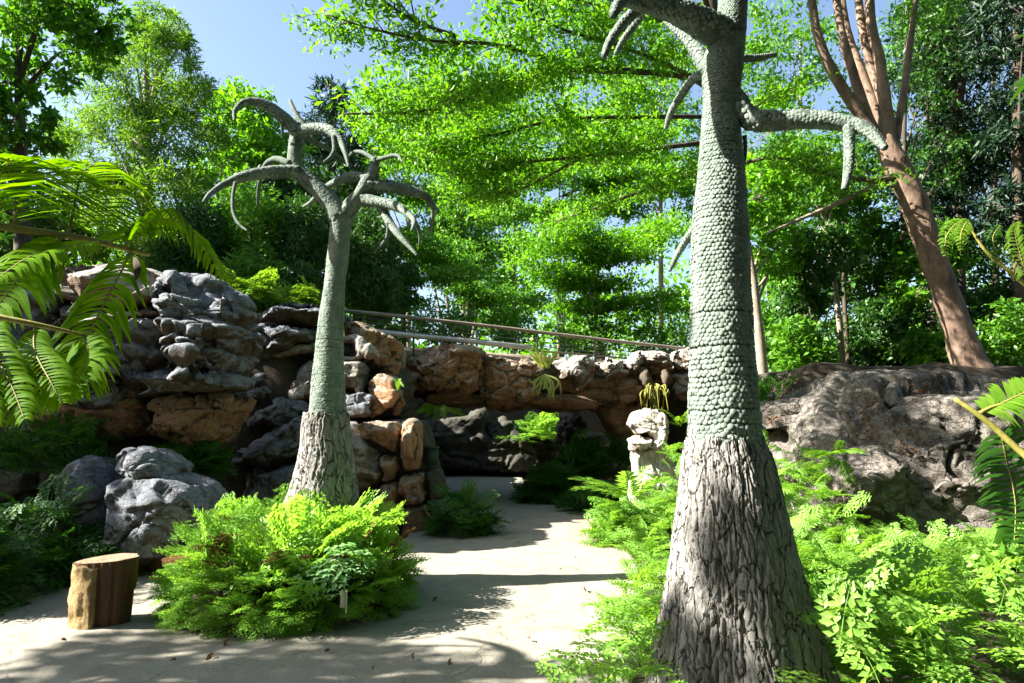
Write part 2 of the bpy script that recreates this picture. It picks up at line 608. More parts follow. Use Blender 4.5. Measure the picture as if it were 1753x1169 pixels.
def path_mat():
    m, nt, out, N, L = nodes('pale_concrete')
    geo = N('ShaderNodeNewGeometry')
    pos = geo.outputs['Position']
    big = noise(N, L, pos, 0.7, 5, 0.6, 0.5)
    mid = noise(N, L, pos, 5.0, 6, 0.65, 0.3)
    fine = noise(N, L, pos, 60.0, 4, 0.7)
    col = mixc(N, L, mid, (0.215, 0.198, 0.158), (0.30, 0.282, 0.236))
    col = mixc(N, L, ramp(N, L, big, [(0.42, 0.0), (0.68, 0.55)]), col, (0.20, 0.185, 0.15))
    # rust-coloured stain where water drains off the bed on the right
    d = N('ShaderNodeVectorMath', _operation='DISTANCE')
    L(scaled(N, L, pos, (1.0, 0.42, 1.0)), d.inputs[0])
    d.inputs[1].default_value = (1.62, 9.2 * 0.42, 0.0)
    df = maths(N, L, 'ADD', d.outputs['Value'], maths(N, L, 'MULTIPLY', maths(N, L, 'SUBTRACT', mid, 0.5), 0.9))
    col = mixc(N, L, ramp(N, L, df, [(0.35, 0.8), (1.05, 0.0)]), col, (0.25, 0.155, 0.075))
    gr = ramp(N, L, noise(N, L, pos, 23.0, 6, 0.75), [(0.56, 0.0), (0.70, 0.5)])
    col = mixc(N, L, gr, col, (0.13, 0.105, 0.07))
    sc_ = ramp(N, L, noise(N, L, pos, 2.4, 7, 0.7, 1.2), [(0.50, 0.0), (0.63, 0.45)])
    col = mixc(N, L, sc_, col, (0.15, 0.135, 0.10))
    # hairline cracks
    vor = N('ShaderNodeTexVoronoi', _feature='DISTANCE_TO_EDGE', Scale=0.55)
    wv = N('ShaderNodeVectorMath', _operation='ADD')
    nz = N('ShaderNodeTexNoise', Scale=1.8, Detail=6.0)
    L(pos, nz.inputs['Vector']); L(pos, wv.inputs[0]); L(nz.outputs['Color'], wv.inputs[1])
    L(wv.outputs[0], vor.inputs['Vector'])
    line = ramp(N, L, vor.outputs['Distance'], [(0.0, 0.0), (0.005, 1.0)])
    col = mixc(N, L, line, (0.14, 0.12, 0.09), col)
    col = mixc(N, L, 1.0, col, ramp(N, L, fine, [(0.32, 0.82), (0.6, 1.08)]), 'MULTIPLY')
    # sparse dark flecks of leaf bits
    v2 = N('ShaderNodeTexVoronoi', Scale=9.0)
    L(pos, v2.inputs['Vector'])
    fl = maths(N, L, 'ADD', v2.outputs['Distance'], maths(N, L, 'MULTIPLY', noise(N, L, pos, 1.9, 2), 0.42))
    col = mixc(N, L, ramp(N, L, fl, [(0.19, 1.0), (0.235, 0.0)]), col, (0.10, 0.075, 0.045))
    bp = N('ShaderNodeBump', Strength=0.55, Distance=0.03)
    L(maths(N, L, 'ADD', maths(N, L, 'ADD', mid, maths(N, L, 'MULTIPLY', fine, 0.12)), maths(N, L, 'MULTIPLY', line, 0.15)), bp.inputs['Height'])
    bs = N('ShaderNodeBsdfPrincipled', Roughness=0.88)
    bs.inputs['Specular IOR Level'].default_value = 0.2
    L(col, bs.inputs['Base Color']); L(bp.outputs[0], bs.inputs['Normal']); L(bs.outputs[0], out.inputs[0])
    return m

def wood_end_mat():
    m, nt, out, N, L = nodes('sawn_wood')
    tc = N('ShaderNodeTexCoord')
    w = N('ShaderNodeTexWave', _wave_type='RINGS', _rings_direction='Z', Scale=9.0, Distortion=3.0, Detail=3.0)
    L(tc.outputs['Object'], w.inputs['Vector'])
    col = mixc(N, L, w.outputs['Fac'], (0.16, 0.10, 0.055), (0.30, 0.20, 0.115))
    n = noise(N, L, tc.outputs['Object'], 20.0, 5)
    col = mixc(N, L, 1.0, col, ramp(N, L, n, [(0.3, 0.6), (0.7, 1.1)]), 'MULTIPLY')
    bs = N('ShaderNodeBsdfPrincipled', Roughness=0.75)
    L(col, bs.inputs['Base Color']); L(bs.outputs[0], out.inputs[0])
    return m

def fissured_mat(name, a, b):
    m, nt, out, N, L = nodes(name)
    geo = N('ShaderNodeNewGeometry')
    pos = geo.outputs['Position']
    wv = N('ShaderNodeVectorMath', _operation='ADD')
    nz = N('ShaderNodeTexNoise', Scale=5.0, Detail=4.0)
    nzs = N('ShaderNodeVectorMath', _operation='SCALE')
    L(pos, nz.inputs['Vector']); L(nz.outputs['Color'], nzs.inputs[0]); nzs.inputs['Scale'].default_value = 0.12
    L(pos, wv.inputs[0]); L(nzs.outputs[0], wv.inputs[1])
    def edges(scale, stretch, w):
        v = N('ShaderNodeTexVoronoi', _feature='DISTANCE_TO_EDGE', Scale=scale)
        L(scaled(N, L, wv.outputs[0], (1, 1, stretch)), v.inputs['Vector'])
        return ramp(N, L, v.outputs['Distance'], [(0.0, 0.0), (w, 1.0)])
    e1 = edges(15.0, 0.22, 0.045)
    e2 = edges(34.0, 0.4, 0.06)
    grain = noise(N, L, scaled(N, L, pos, (1, 1, 0.2)), 30.0, 6, 0.65)
    big = noise(N, L, pos, 4.0, 5, 0.6)
    col = mixc(N, L, big, a, b)
    col = mixc(N, L, 1.0, col, ramp(N, L, grain, [(0.3, 0.72), (0.7, 1.15)]), 'MULTIPLY')
    col = mixc(N, L, e1, (0.035, 0.033, 0.03), col)
    h = maths(N, L, 'ADD', maths(N, L, 'MULTIPLY', e1, 1.0), maths(N, L, 'MULTIPLY', e2, 0.25))
    h = maths(N, L, 'ADD', h, maths(N, L, 'MULTIPLY', grain, 0.5))
    bp = N('ShaderNodeBump', Strength=0.8, Distance=0.016)
    L(h, bp.inputs['Height'])
    bs = N('ShaderNodeBsdfPrincipled', Roughness=0.85)
    bs.inputs['Specular IOR Level'].default_value = 0.25
    L(col, bs.inputs['Base Color']); L(bp.outputs[0], bs.inputs['Normal']); L(bs.outputs[0], out.inputs[0])
    return m

MAT = {
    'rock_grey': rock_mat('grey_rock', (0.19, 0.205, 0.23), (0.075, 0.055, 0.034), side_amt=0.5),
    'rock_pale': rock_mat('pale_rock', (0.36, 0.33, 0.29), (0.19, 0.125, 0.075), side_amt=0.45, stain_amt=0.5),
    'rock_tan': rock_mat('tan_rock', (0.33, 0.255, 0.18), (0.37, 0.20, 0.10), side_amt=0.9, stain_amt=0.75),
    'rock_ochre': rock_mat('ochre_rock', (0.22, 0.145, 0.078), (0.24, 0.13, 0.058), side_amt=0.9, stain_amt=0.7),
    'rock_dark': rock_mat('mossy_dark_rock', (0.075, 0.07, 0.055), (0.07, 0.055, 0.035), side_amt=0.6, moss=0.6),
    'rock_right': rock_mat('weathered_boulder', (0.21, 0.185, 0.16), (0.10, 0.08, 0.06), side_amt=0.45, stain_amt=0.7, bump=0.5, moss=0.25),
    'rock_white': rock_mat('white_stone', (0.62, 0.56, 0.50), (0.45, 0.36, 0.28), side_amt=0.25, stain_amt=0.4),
    'scale': plain_mat('green_grey_scales', (0.10, 0.14, 0.11), (0.215, 0.255, 0.212), 9.0, rough=0.8, bump=0.55, dist=0.012),
    'skin': plain_mat('green_grey_bark', (0.045, 0.068, 0.05), (0.115, 0.15, 0.12), 16.0, rough=0.8, bump=0.8),
    'cracked': fissured_mat('grey_cracked_bark', (0.17, 0.165, 0.15), (0.30, 0.285, 0.26)),
    'path': path_mat(),
    'soil': plain_mat('dark_soil', (0.022, 0.017, 0.011), (0.055, 0.042, 0.028), 6.0, rough=0.95, bump=0.8),
    'stumpwood': plain_mat('brown_wood', (0.05, 0.022, 0.009), (0.135, 0.066, 0.026), 14.0, (1, 1, 0.08), rough=0.7, bump=0.6, dist=0.015),
    'barkslab': plain_mat('tan_bark', (0.17, 0.11, 0.04), (0.33, 0.235, 0.105), 16.0, rough=0.85, bump=0.8),
    'sawn': wood_end_mat(),
    'handrail': plain_mat('weathered_handrail', (0.16, 0.13, 0.10), (0.27, 0.235, 0.19), 5.0, (0.3, 2, 2), rough=0.6, bump=0.1),
    'steel': plain_mat('dark_steel', (0.05, 0.05, 0.05), (0.10, 0.10, 0.10), 9.0, rough=0.45, bump=0.05),
    'kerbsteel': plain_mat('pale_steel', (0.52, 0.49, 0.48), (0.62, 0.58, 0.57), 3.0, rough=0.4, bump=0.05),
    'greenbox': plain_mat('green_paint', (0.012, 0.035, 0.022), (0.02, 0.05, 0.032), 7.0, rough=0.5, bump=0.1),
    'label': plain_mat('pale_plastic', (0.5, 0.47, 0.36), (0.6, 0.56, 0.45), 7.0, rough=0.5, bump=0.1),
    'pinkbark': plain_mat('pinkish_bark', (0.075, 0.05, 0.034), (0.31, 0.205, 0.145), 6.0, (1, 1, 0.45), rough=0.8, bump=0.9),
    'palebark': plain_mat('pale_bark', (0.19, 0.155, 0.115), (0.36, 0.30, 0.23), 6.0, (1, 1, 0.4), rough=0.85, bump=0.4),
    'darkbark': plain_mat('dark_bark', (0.045, 0.034, 0.025), (0.11, 0.085, 0.06), 7.0, (1, 1, 0.4), rough=0.9, bump=0.5),
    'twig': plain_mat('twig_bark', (0.04, 0.03, 0.02), (0.10, 0.075, 0.045), 12.0, rough=0.9, bump=0.3),
    'deadleaf': leaf_mat('dead_leaf', (0.10, 0.045, 0.022), (0.22, 0.11, 0.055), 0.2, (1, 1, 1), 0.02),
    'stalk': plain_mat('fern_stalk', (0.17, 0.16, 0.03), (0.33, 0.29, 0.07), 10.0, rough=0.6, bump=0.15),
    'redstalk': plain_mat('red_fern_stalk', (0.16, 0.085, 0.03), (0.25, 0.15, 0.05), 10.0, rough=0.6, bump=0.15),
    # leaves
    'l_canopy': leaf_mat('canopy_leaf', (0.045, 0.18, 0.006), (0.21, 0.45, 0.022), 0.55, (1.15, 1.15, 0.4)),
    'l_mid': leaf_mat('podocarpus_leaf', (0.03, 0.11, 0.008), (0.22, 0.42, 0.03), 0.45),
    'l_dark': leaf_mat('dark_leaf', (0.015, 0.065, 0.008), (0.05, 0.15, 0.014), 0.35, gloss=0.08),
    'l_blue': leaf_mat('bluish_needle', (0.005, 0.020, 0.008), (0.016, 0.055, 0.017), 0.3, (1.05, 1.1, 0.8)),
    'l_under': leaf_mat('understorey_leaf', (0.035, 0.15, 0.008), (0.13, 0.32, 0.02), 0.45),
    'l_fern': leaf_mat('fern_leaf', (0.09, 0.23, 0.010), (0.20, 0.36, 0.03), 0.5),
    'l_bed': leaf_mat('bed_fern_leaf', (0.12, 0.31, 0.025), (0.28, 0.50, 0.08), 0.5),
    'l_glauc': leaf_mat('glaucous_fern_leaf', (0.20, 0.38, 0.15), (0.34, 0.54, 0.27), 0.42, (1.0, 1.1, 0.7)),
    'l_tree': leaf_mat('tree_fern_leaf', (0.075, 0.20, 0.002), (0.16, 0.33, 0.004), 0.62, (1.25, 1.15, 0.3), 0.015),
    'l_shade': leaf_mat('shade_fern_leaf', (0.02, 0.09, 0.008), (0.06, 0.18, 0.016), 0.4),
    'l_stag': leaf_mat('staghorn_leaf', (0.26, 0.36, 0.06), (0.46, 0.52, 0.14), 0.4),
    'l_rhip': leaf_mat('rhipsalis_stem', (0.18, 0.20, 0.03), (0.36, 0.34, 0.06), 0.3),
}

# ------------------------------------------------------------------ terrain and path
def sst(t):
    t = np.clip(t, 0, 1)
    return t * t * (3 - 2 * t)

def hground(x, y):
    x, y = np.asarray(x, float), np.asarray(y, float)
    left = 2.85 * sst((-x - 2.2) / 1.3) * sst((y - 9.4) / 0.9)
    right = 2.35 * sst((x - 2.9) / 1.5) * sst((y - 8.6) / 1.6)
    back = 2.7 * sst((y - 19.5) / 0.9)
    return np.maximum(np.maximum(left, right), back)

def build_ground():
    xs = np.concatenate([np.linspace(-260, -22, 14)[:-1], np.linspace(-22, 22, 120), np.linspace(22, 260, 14)[1:]])
    ys = np.concatenate([np.linspace(-260, -6, 12)[:-1], np.linspace(-6, 32, 110), np.linspace(32, 400, 16)[1:]])
    X, Y = np.meshgrid(xs, ys)
    near = (abs(X) < 22) & (Y > -6) & (Y < 32)
    h = hground(X, Y)
    q = np.stack([X.ravel(), Y.ravel(), np.zeros(X.size)], -1)
    Z = h - 0.05 + (fbm(q * 0.9, 3).reshape(X.shape) * 0.12 * np.clip(h, 0.0, 1)) * near
    V = np.stack([X, Y, Z], -1).reshape(-1, 3)
    ny, nx = X.shape
    i = np.arange(ny - 1)[:, None] * nx
    j = np.arange(nx - 1)[None, :]
    a = i + j
    F = np.stack([a, a + 1, a + nx + 1, a + nx], -1).reshape(-1, 4)
    o = put('ground', (V, F), MAT['soil'], base=(0, 0, 0))
    tag(o, 'dark bare soil under the ferns, rocks and trees', kind='structure')

build_ground()

PATH_ROWS = [(800, 735, 890), (815, 735, 895), (830, 735, 905), (860, 725, 965), (890, 715, 1045), (920, 690, 1085), (945, 560, 1090), (960, 255, 1095), (985, 125, 1100),
             (1003, 0, 1105), (1015, -60, 1108), (1045, -240, 1110), (1100, -480, 1100), (1169, -700, 1080), (1300, -1150, 1090), (1600, -2100, 1150), (2600, -4800, 1300)]
def build_path():
    rows = np.array(PATH_ROWS, float)
    py = np.concatenate([np.linspace(800, 1169, 120), np.geomspace(1175, 2600, 22)])
    lx = np.interp(py, rows[:, 0], rows[:, 1])
    rx = np.interp(py, rows[:, 0], rows[:, 2])
    k = np.ones(5) / 5
    nc = 90
    V = []
    for y, l, r_ in zip(py, lx, rx):
        a, b = G(l, y, 0.0), G(r_, y, 0.0)
        w = 0.05 * perlin(np.array([[a[1] * 1.3, 5.0, 0.3], [a[1] * 1.3, 9.0, 0.3]]))
        a[0] += w[0]; b[0] += w[1]
        t = np.linspace(0, 1, nc)[:, None]
        V.append(a * (1 - t) + b * t)
    V = np.array(V)
    q = V.reshape(-1, 3)
    V[..., 2] = (0.018 * fbm(q * 1.1, 3) + 0.006 * fbm(q * 4.0, 2)).reshape(V.shape[:2])
    V[:, 0, 2] -= 0.06; V[:, -1, 2] -= 0.06
    n = len(py)
    i = np.arange(n - 1)[:, None] * nc
    j = np.arange(nc - 1)[None, :]
    a = i + j
    F = np.stack([a, a + 1, a + nc + 1, a + nc], -1).reshape(-1, 4)[:, ::-1]
    o = put('path', (V.reshape(-1, 3), F), MAT['path'], base=(0, 0, 0))
    tag(o, 'pale concrete footpath curving under the rock bridge', kind='structure')

build_path()

# ------------------------------------------------------------------ rocks
_seed = [11]
def R(parent, mat, outline, Y, df, db, **kw):
    _seed[0] += 1
    kw.setdefault('seed', _seed[0])
    return put('rock', rock(outline, Y, df, db, **kw), MAT[mat], parent)

def base_of(px, py, Y):
    p = W(px, py, Y)
    p[2] = float(hground(p[0], p[1])) if Y > 9 else 0.0
    return p

# left cliff: layered ledges
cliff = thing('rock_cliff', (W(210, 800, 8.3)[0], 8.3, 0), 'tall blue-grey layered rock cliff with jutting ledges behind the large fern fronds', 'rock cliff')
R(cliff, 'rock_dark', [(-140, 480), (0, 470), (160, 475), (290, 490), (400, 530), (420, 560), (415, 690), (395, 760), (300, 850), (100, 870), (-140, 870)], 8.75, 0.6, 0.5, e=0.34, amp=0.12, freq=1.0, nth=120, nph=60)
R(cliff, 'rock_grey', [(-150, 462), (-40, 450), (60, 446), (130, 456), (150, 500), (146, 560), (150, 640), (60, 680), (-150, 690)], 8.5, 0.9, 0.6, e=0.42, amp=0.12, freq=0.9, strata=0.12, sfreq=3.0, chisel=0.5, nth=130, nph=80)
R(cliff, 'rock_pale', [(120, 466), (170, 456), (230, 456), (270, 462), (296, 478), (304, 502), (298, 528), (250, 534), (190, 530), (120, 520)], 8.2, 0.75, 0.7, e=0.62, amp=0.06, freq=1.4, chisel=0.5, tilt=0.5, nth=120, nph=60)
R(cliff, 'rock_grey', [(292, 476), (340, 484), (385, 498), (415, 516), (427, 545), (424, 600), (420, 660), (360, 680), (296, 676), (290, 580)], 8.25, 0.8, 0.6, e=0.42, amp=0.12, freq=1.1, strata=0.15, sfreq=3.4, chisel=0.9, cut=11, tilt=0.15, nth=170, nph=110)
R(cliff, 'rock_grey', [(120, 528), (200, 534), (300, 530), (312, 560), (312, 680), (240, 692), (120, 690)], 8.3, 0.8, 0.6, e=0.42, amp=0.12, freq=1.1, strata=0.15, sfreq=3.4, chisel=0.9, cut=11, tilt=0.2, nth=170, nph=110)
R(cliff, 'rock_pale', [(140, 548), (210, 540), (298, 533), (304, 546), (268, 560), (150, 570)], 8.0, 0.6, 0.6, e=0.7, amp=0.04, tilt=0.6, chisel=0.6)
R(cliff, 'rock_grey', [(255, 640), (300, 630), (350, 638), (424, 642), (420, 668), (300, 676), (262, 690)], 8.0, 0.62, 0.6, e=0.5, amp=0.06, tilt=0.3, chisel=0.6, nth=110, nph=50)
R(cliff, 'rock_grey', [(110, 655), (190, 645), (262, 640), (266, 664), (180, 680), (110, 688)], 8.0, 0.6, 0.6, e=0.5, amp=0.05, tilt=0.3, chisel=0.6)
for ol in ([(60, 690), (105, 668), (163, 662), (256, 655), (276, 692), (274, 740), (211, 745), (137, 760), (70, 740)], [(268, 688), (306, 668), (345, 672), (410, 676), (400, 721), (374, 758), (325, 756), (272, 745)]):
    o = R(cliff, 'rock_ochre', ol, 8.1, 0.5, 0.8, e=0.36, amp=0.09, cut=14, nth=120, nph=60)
    o['label'] = 'ochre brown block at the foot of the ledges'

b1 = R(None, 'rock_grey', [(112, 800), (140, 782), (173, 783), (206, 822), (216, 900), (206, 962), (98, 962)], 7.1, 0.5, 0.6, e=0.5, amp=0.06, chisel=0.8, nth=110, nph=60)
b1.name = 'boulder'; tag(b1, 'lower grey boulder half hidden by dark ferns at the foot of the cliff', 'boulder')
b2t = thing('boulder', (W(280, 900, 7.0)[0], 7.0, 0), 'big blue-grey boulder in the shade beside the sunlit fern bed', 'boulder')
R(b2t, 'rock_grey', [(208, 778), (230, 768), (262, 774), (301, 798), (303, 818), (269, 828), (217, 824)], 7.0, 0.4, 0.6, e=0.65, amp=0.05, nth=110, nph=60)
R(b2t, 'rock_grey', [(210, 822), (260, 812), (303, 806), (347, 824), (364, 860), (360, 968), (260, 972), (206, 968)], 6.9, 0.5, 0.7, e=0.5, amp=0.06, chisel=0.8, nth=130, nph=70)

# middle outcrop behind the smaller sculpted tree
oc = thing('rock_outcrop', (W(540, 880, 10.2)[0], 10.2, 0), 'eroded rock outcrop with hollows behind the smaller scaly trunk', 'rock outcrop')
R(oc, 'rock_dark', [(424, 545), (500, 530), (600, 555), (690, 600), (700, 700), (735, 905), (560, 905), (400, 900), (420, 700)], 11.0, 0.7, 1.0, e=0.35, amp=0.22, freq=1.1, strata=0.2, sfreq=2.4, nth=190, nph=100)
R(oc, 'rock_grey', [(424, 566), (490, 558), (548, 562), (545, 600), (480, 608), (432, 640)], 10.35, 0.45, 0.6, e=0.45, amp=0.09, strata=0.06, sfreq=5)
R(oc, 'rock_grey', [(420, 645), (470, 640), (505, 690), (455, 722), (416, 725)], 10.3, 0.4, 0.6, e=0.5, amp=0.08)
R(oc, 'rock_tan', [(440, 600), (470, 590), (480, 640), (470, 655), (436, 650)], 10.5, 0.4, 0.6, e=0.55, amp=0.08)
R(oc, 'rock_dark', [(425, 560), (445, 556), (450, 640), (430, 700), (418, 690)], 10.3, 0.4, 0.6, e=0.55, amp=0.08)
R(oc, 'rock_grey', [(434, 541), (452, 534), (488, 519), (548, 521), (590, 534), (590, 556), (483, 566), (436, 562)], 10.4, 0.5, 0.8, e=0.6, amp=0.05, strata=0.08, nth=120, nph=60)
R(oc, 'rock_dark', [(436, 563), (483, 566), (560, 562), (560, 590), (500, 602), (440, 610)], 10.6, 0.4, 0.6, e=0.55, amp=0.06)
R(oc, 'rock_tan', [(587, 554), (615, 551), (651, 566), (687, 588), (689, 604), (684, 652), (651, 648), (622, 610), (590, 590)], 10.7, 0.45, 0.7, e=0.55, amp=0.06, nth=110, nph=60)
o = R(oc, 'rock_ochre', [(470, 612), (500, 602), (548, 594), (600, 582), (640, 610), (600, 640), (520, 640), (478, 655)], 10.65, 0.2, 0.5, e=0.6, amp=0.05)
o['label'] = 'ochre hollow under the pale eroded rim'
def rim(pts, rad, Y):
    p = [W(a, b, Y + c) for a, b, c in pts]
    return tube(p, [M(k, Y) for k in rad], n=60, seg=18, bump=0.5, bf=5.0)
for pts, rad in [([(484, 660, .1), (476, 635, -.1), (469, 614, -.2), (490, 603, -.25), (520, 597, -.25), (550, 590, -.2)], [14, 10, 8, 7, 7, 6]),
                 ([(585, 582, -.2), (606, 580, -.3), (618, 588, -.35), (620, 604, -.35), (606, 614, -.3), (585, 614, -.2)], [6, 7, 9, 9, 6, 5]),
                 ([(616, 600, -.3), (632, 602, -.35), (648, 610, -.3)], [12, 11, 5])]:
    o = put('rim', rim(pts, rad, 10.4), MAT['rock_pale'], oc)
R(oc, 'rock_pale', [(506, 636), (520, 622), (545, 612), (548, 655), (540, 695), (508, 700), (492, 690), (500, 660)], 10.3, 0.4, 0.6, e=0.6, amp=0.07)
R(oc, 'rock_grey', [(432, 660), (465, 648), (478, 674), (465, 696), (432, 690), (420, 675)], 10.2, 0.4, 0.6, e=0.7, amp=0.05)
R(oc, 'rock_grey', [(447, 705), (478, 680), (520, 690), (535, 700), (530, 730), (500, 745), (440, 745), (430, 725)], 10.0, 0.45, 0.7, e=0.65, amp=0.07)
R(oc, 'rock_grey', [(447, 755), (490, 728), (540, 700), (545, 767), (520, 810), (447, 800), (402, 796), (405, 768)], 9.7, 0.5, 0.8, e=0.6, amp=0.08, nth=120, nph=60)
R(oc, 'rock_grey', [(425, 800), (470, 790), (540, 790), (560, 860), (500, 905), (410, 880)], 9.5, 0.4, 0.8, e=0.6, amp=0.08)
R(oc, 'rock_pale', [(580, 618), (623, 620), (630, 640), (624, 676), (600, 670), (580, 668)], 10.2, 0.4, 0.6, e=0.65, amp=0.06)
R(oc, 'rock_grey', [(584, 676), (623, 668), (648, 679), (636, 712), (584, 716)], 10.0, 0.4, 0.6, e=0.6, amp=0.05)
R(oc, 'rock_tan', [(630, 655), (654, 646), (679, 652), (688, 681), (668, 718), (637, 722), (628, 690)], 10.1, 0.4, 0.6, e=0.6, amp=0.06, strata=0.05, sfreq=6)
R(oc, 'rock_ochre', [(676, 680), (688, 674), (692, 690), (682, 712), (672, 716)], 10.0, 0.2, 0.3, e=0.8, amp=0.03, nth=60, nph=30)

# block-built pillar that carries the near end of the bridge
pl = thing('rock_pillar', (W(665, 895, 9.6)[0], 9.6, 0), 'pillar of tan rock blocks with dark joints beside the path, under the bridge end', 'rock pillar')
R(pl, 'rock_dark', [(594, 728), (680, 716), (728, 722), (745, 800), (752, 905), (640, 915), (590, 880)], 10.0, 0.35, 0.9, e=0.3, amp=0.05, cut=1)
R(pl, 'rock_pale', [(586, 716), (614, 722), (622, 752), (652, 768), (656, 804), (650, 828), (612, 850), (588, 840)], 9.55, 0.3, 0.5, e=0.5, amp=0.04, strata=0.05, sfreq=6)
R(pl, 'rock_tan', [(612, 722), (640, 720), (678, 720), (685, 740), (678, 776), (660, 764), (622, 746)], 9.5, 0.28, 0.5, e=0.45, amp=0.04)
R(pl, 'rock_tan', [(689, 721), (704, 717), (718, 722), (721, 770), (720, 802), (692, 807), (688, 760)], 9.5, 0.3, 0.5, e=0.45, amp=0.035)
R(pl, 'rock_tan', [(654, 780), (678, 780), (684, 800), (674, 820), (656, 826)], 9.5, 0.28, 0.5, e=0.5, amp=0.03)
R(pl, 'rock_tan', [(686, 814), (727, 808), (731, 857), (697, 866), (683, 842)], 9.45, 0.3, 0.5, e=0.45, amp=0.04)
R(pl, 'rock_tan', [(652, 832), (682, 826), (686, 860), (680, 900), (648, 900)], 9.45, 0.28, 0.5, e=0.5, amp=0.04)
R(pl, 'rock_tan', [(690, 870), (732, 864), (738, 890), (726, 915), (688, 915)], 9.4, 0.3, 0.5, e=0.5, amp=0.04)
R(pl, 'rock_dark', [(728, 800), (752, 798), (764, 832), (766, 890), (734, 895)], 9.7, 0.3, 0.4, e=0.55, amp=0.04)

bx = thing('light_box', W(740, 797, 9.65), 'small dark green box on a rock ledge at the right of the block pillar', 'utility box')
put('body', box(W(740, 781, 9.65), (M(9.5, 9.65), 0.07, M(15, 9.65))), MAT['greenbox'], bx)
put('lid', box(W(740, 765.5, 9.65), (M(11, 9.65), 0.085, M(1.6, 9.65))), MAT['greenbox'], bx)

# the rock bridge
def YB(px):
    return 12.0 + (px - 690) / 490 * 1.5
br = thing('rock_bridge', (W(900, 700, YB(900))[0], YB(900), 0), 'rock-faced footbridge spanning the path, orange-brown underneath with pale rocks on top', 'bridge')
def B(mat, outline, df=0.35, db=0.8, dy=0.0, **kw):
    xs = [a for a, _ in outline]
    return R(br, mat, outline, YB((min(xs) + max(xs)) / 2) + dy, df, db, **kw)
B('rock_tan', [(692, 612), (723, 598), (752, 590), (790, 590), (817, 595), (828, 606), (821, 638), (814, 664), (760, 672), (723, 676), (696, 666)], 0.42, e=0.36, amp=0.075, chisel=1.5, cut=12, nth=130, nph=70)
B('rock_tan', [(822, 610), (860, 612), (925, 620), (926, 650), (924, 680), (870, 684), (818, 684), (816, 650)], 0.42, e=0.34, amp=0.075, chisel=1.5, cut=12, nth=130, nph=70)
B('rock_ochre', [(690, 655), (800, 662), (930, 676), (1040, 676), (1040, 700), (960, 699), (870, 698), (760, 690), (694, 684)], 0.3, 1.6, 0.2, e=0.36, amp=0.08, chisel=1.4, cut=12, nth=150, nph=60)
B('rock_ochre', [(922, 650), (985, 648), (1040, 645), (1101, 630), (1146, 616), (1160, 640), (1150, 668), (1110, 694), (1040, 702), (930, 697)], 0.34, 1.2, 0.05, e=0.36, amp=0.08, chisel=1.4, cut=12, nth=160, nph=70)
B('rock_ochre', [(1018, 694), (1112, 686), (1100, 720), (1084, 758), (1056, 757), (1036, 728)], 0.28, 0.9, 0.1, e=0.5, amp=0.06)
B('rock_dark', [(1095, 640), (1150, 620), (1230, 640), (1240, 800), (1090, 800)], 0.2, 1.5, 0.9, e=0.35, amp=0.06)
for ol in ([(940, 622), (958, 613), (1003, 610), (1020, 624), (1012, 650), (992, 668), (981, 649), (950, 650)],
           [(1017, 624), (1040, 611), (1065, 618), (1076, 640), (1045, 650), (1018, 648)],
           [(1066, 622), (1094, 598), (1102, 622), (1092, 638), (1072, 640)],
           [(1097, 603), (1120, 601), (1144, 606), (1148, 624), (1120, 634), (1098, 632)],
           [(1145, 603), (1180, 594), (1215, 600), (1210, 632), (1160, 634), (1148, 620)],
           [(1152, 644), (1182, 635), (1205, 650), (1190, 684), (1160, 686), (1149, 667)]):
    B('rock_pale', ol, 0.35, 0.6, -0.15, e=0.6, amp=0.07, freq=2.2, nth=80, nph=44)
dk0, dk1 = W(560, 566, 11.75), W(1200, 610, 13.7)
dd = unit(dk1 - dk0)
nn = np.array([-dd[1], dd[0], 0])
mid = (dk0 + dk1) / 2 + nn * 0.9 + np.array([0, 0, -0.27])
rot = np.stack([dd, unit(np.cross([0, 0, 1], dd)), unit(np.cross(dd, unit(np.cross([0, 0, 1], dd))))], -1)
put('deck', box(mid, (np.linalg.norm(dk1 - dk0) / 2 + 0.5, 0.75, 0.09), rot), MAT['palebark'], br)

# railing
rl = thing('railing', W(620, 575, 11.9), 'long bridge railing with brown handrail, thin cables and pale lower bar', 'railing')
def rp(px, py):
    return W(px, py, 11.75 + (px - 560) / 620 * 1.9)
put('handrail', tube([rp(575, 530), rp(700, 543), rp(860, 561), rp(1020, 580), rp(1100, 589), rp(1175, 597)], [0.034] * 6, n=40, seg=10, squash=1.0), MAT['handrail'], rl)
for px, y0, y1 in ((600, 532, 575), (708, 545, 612), (816, 557, 605), (920, 569, 622), (1019, 580, 618), (1113, 591, 610)):
    put('post', tube([rp(px, y0), rp(px, y1 + 8)], [0.02, 0.02], n=2, seg=8), MAT['steel'], rl)
put('kerb', tube([rp(560, 557), rp(673, 571), rp(790, 582.5), rp(908, 595)], [0.05] * 4, n=24, seg=4), MAT['kerbsteel'], rl)
put('lower_bar', tube([rp(908, 600), rp(990, 606), rp(1069, 613), rp(1160, 622)], [0.018] * 4, n=16, seg=8), MAT['handrail'], rl)
for k in range(3):
    f = 0.28 + 0.24 * k
    put('cable', tube([rp(575, 530 + 33 * f), rp(700, 543 + 33 * f), rp(860, 561 + 32 * f), rp(1020, 580 + 30 * f), rp(1175, 597 + 28 * f)], [0.008] * 5, n=24, seg=5), MAT['steel'], rl)

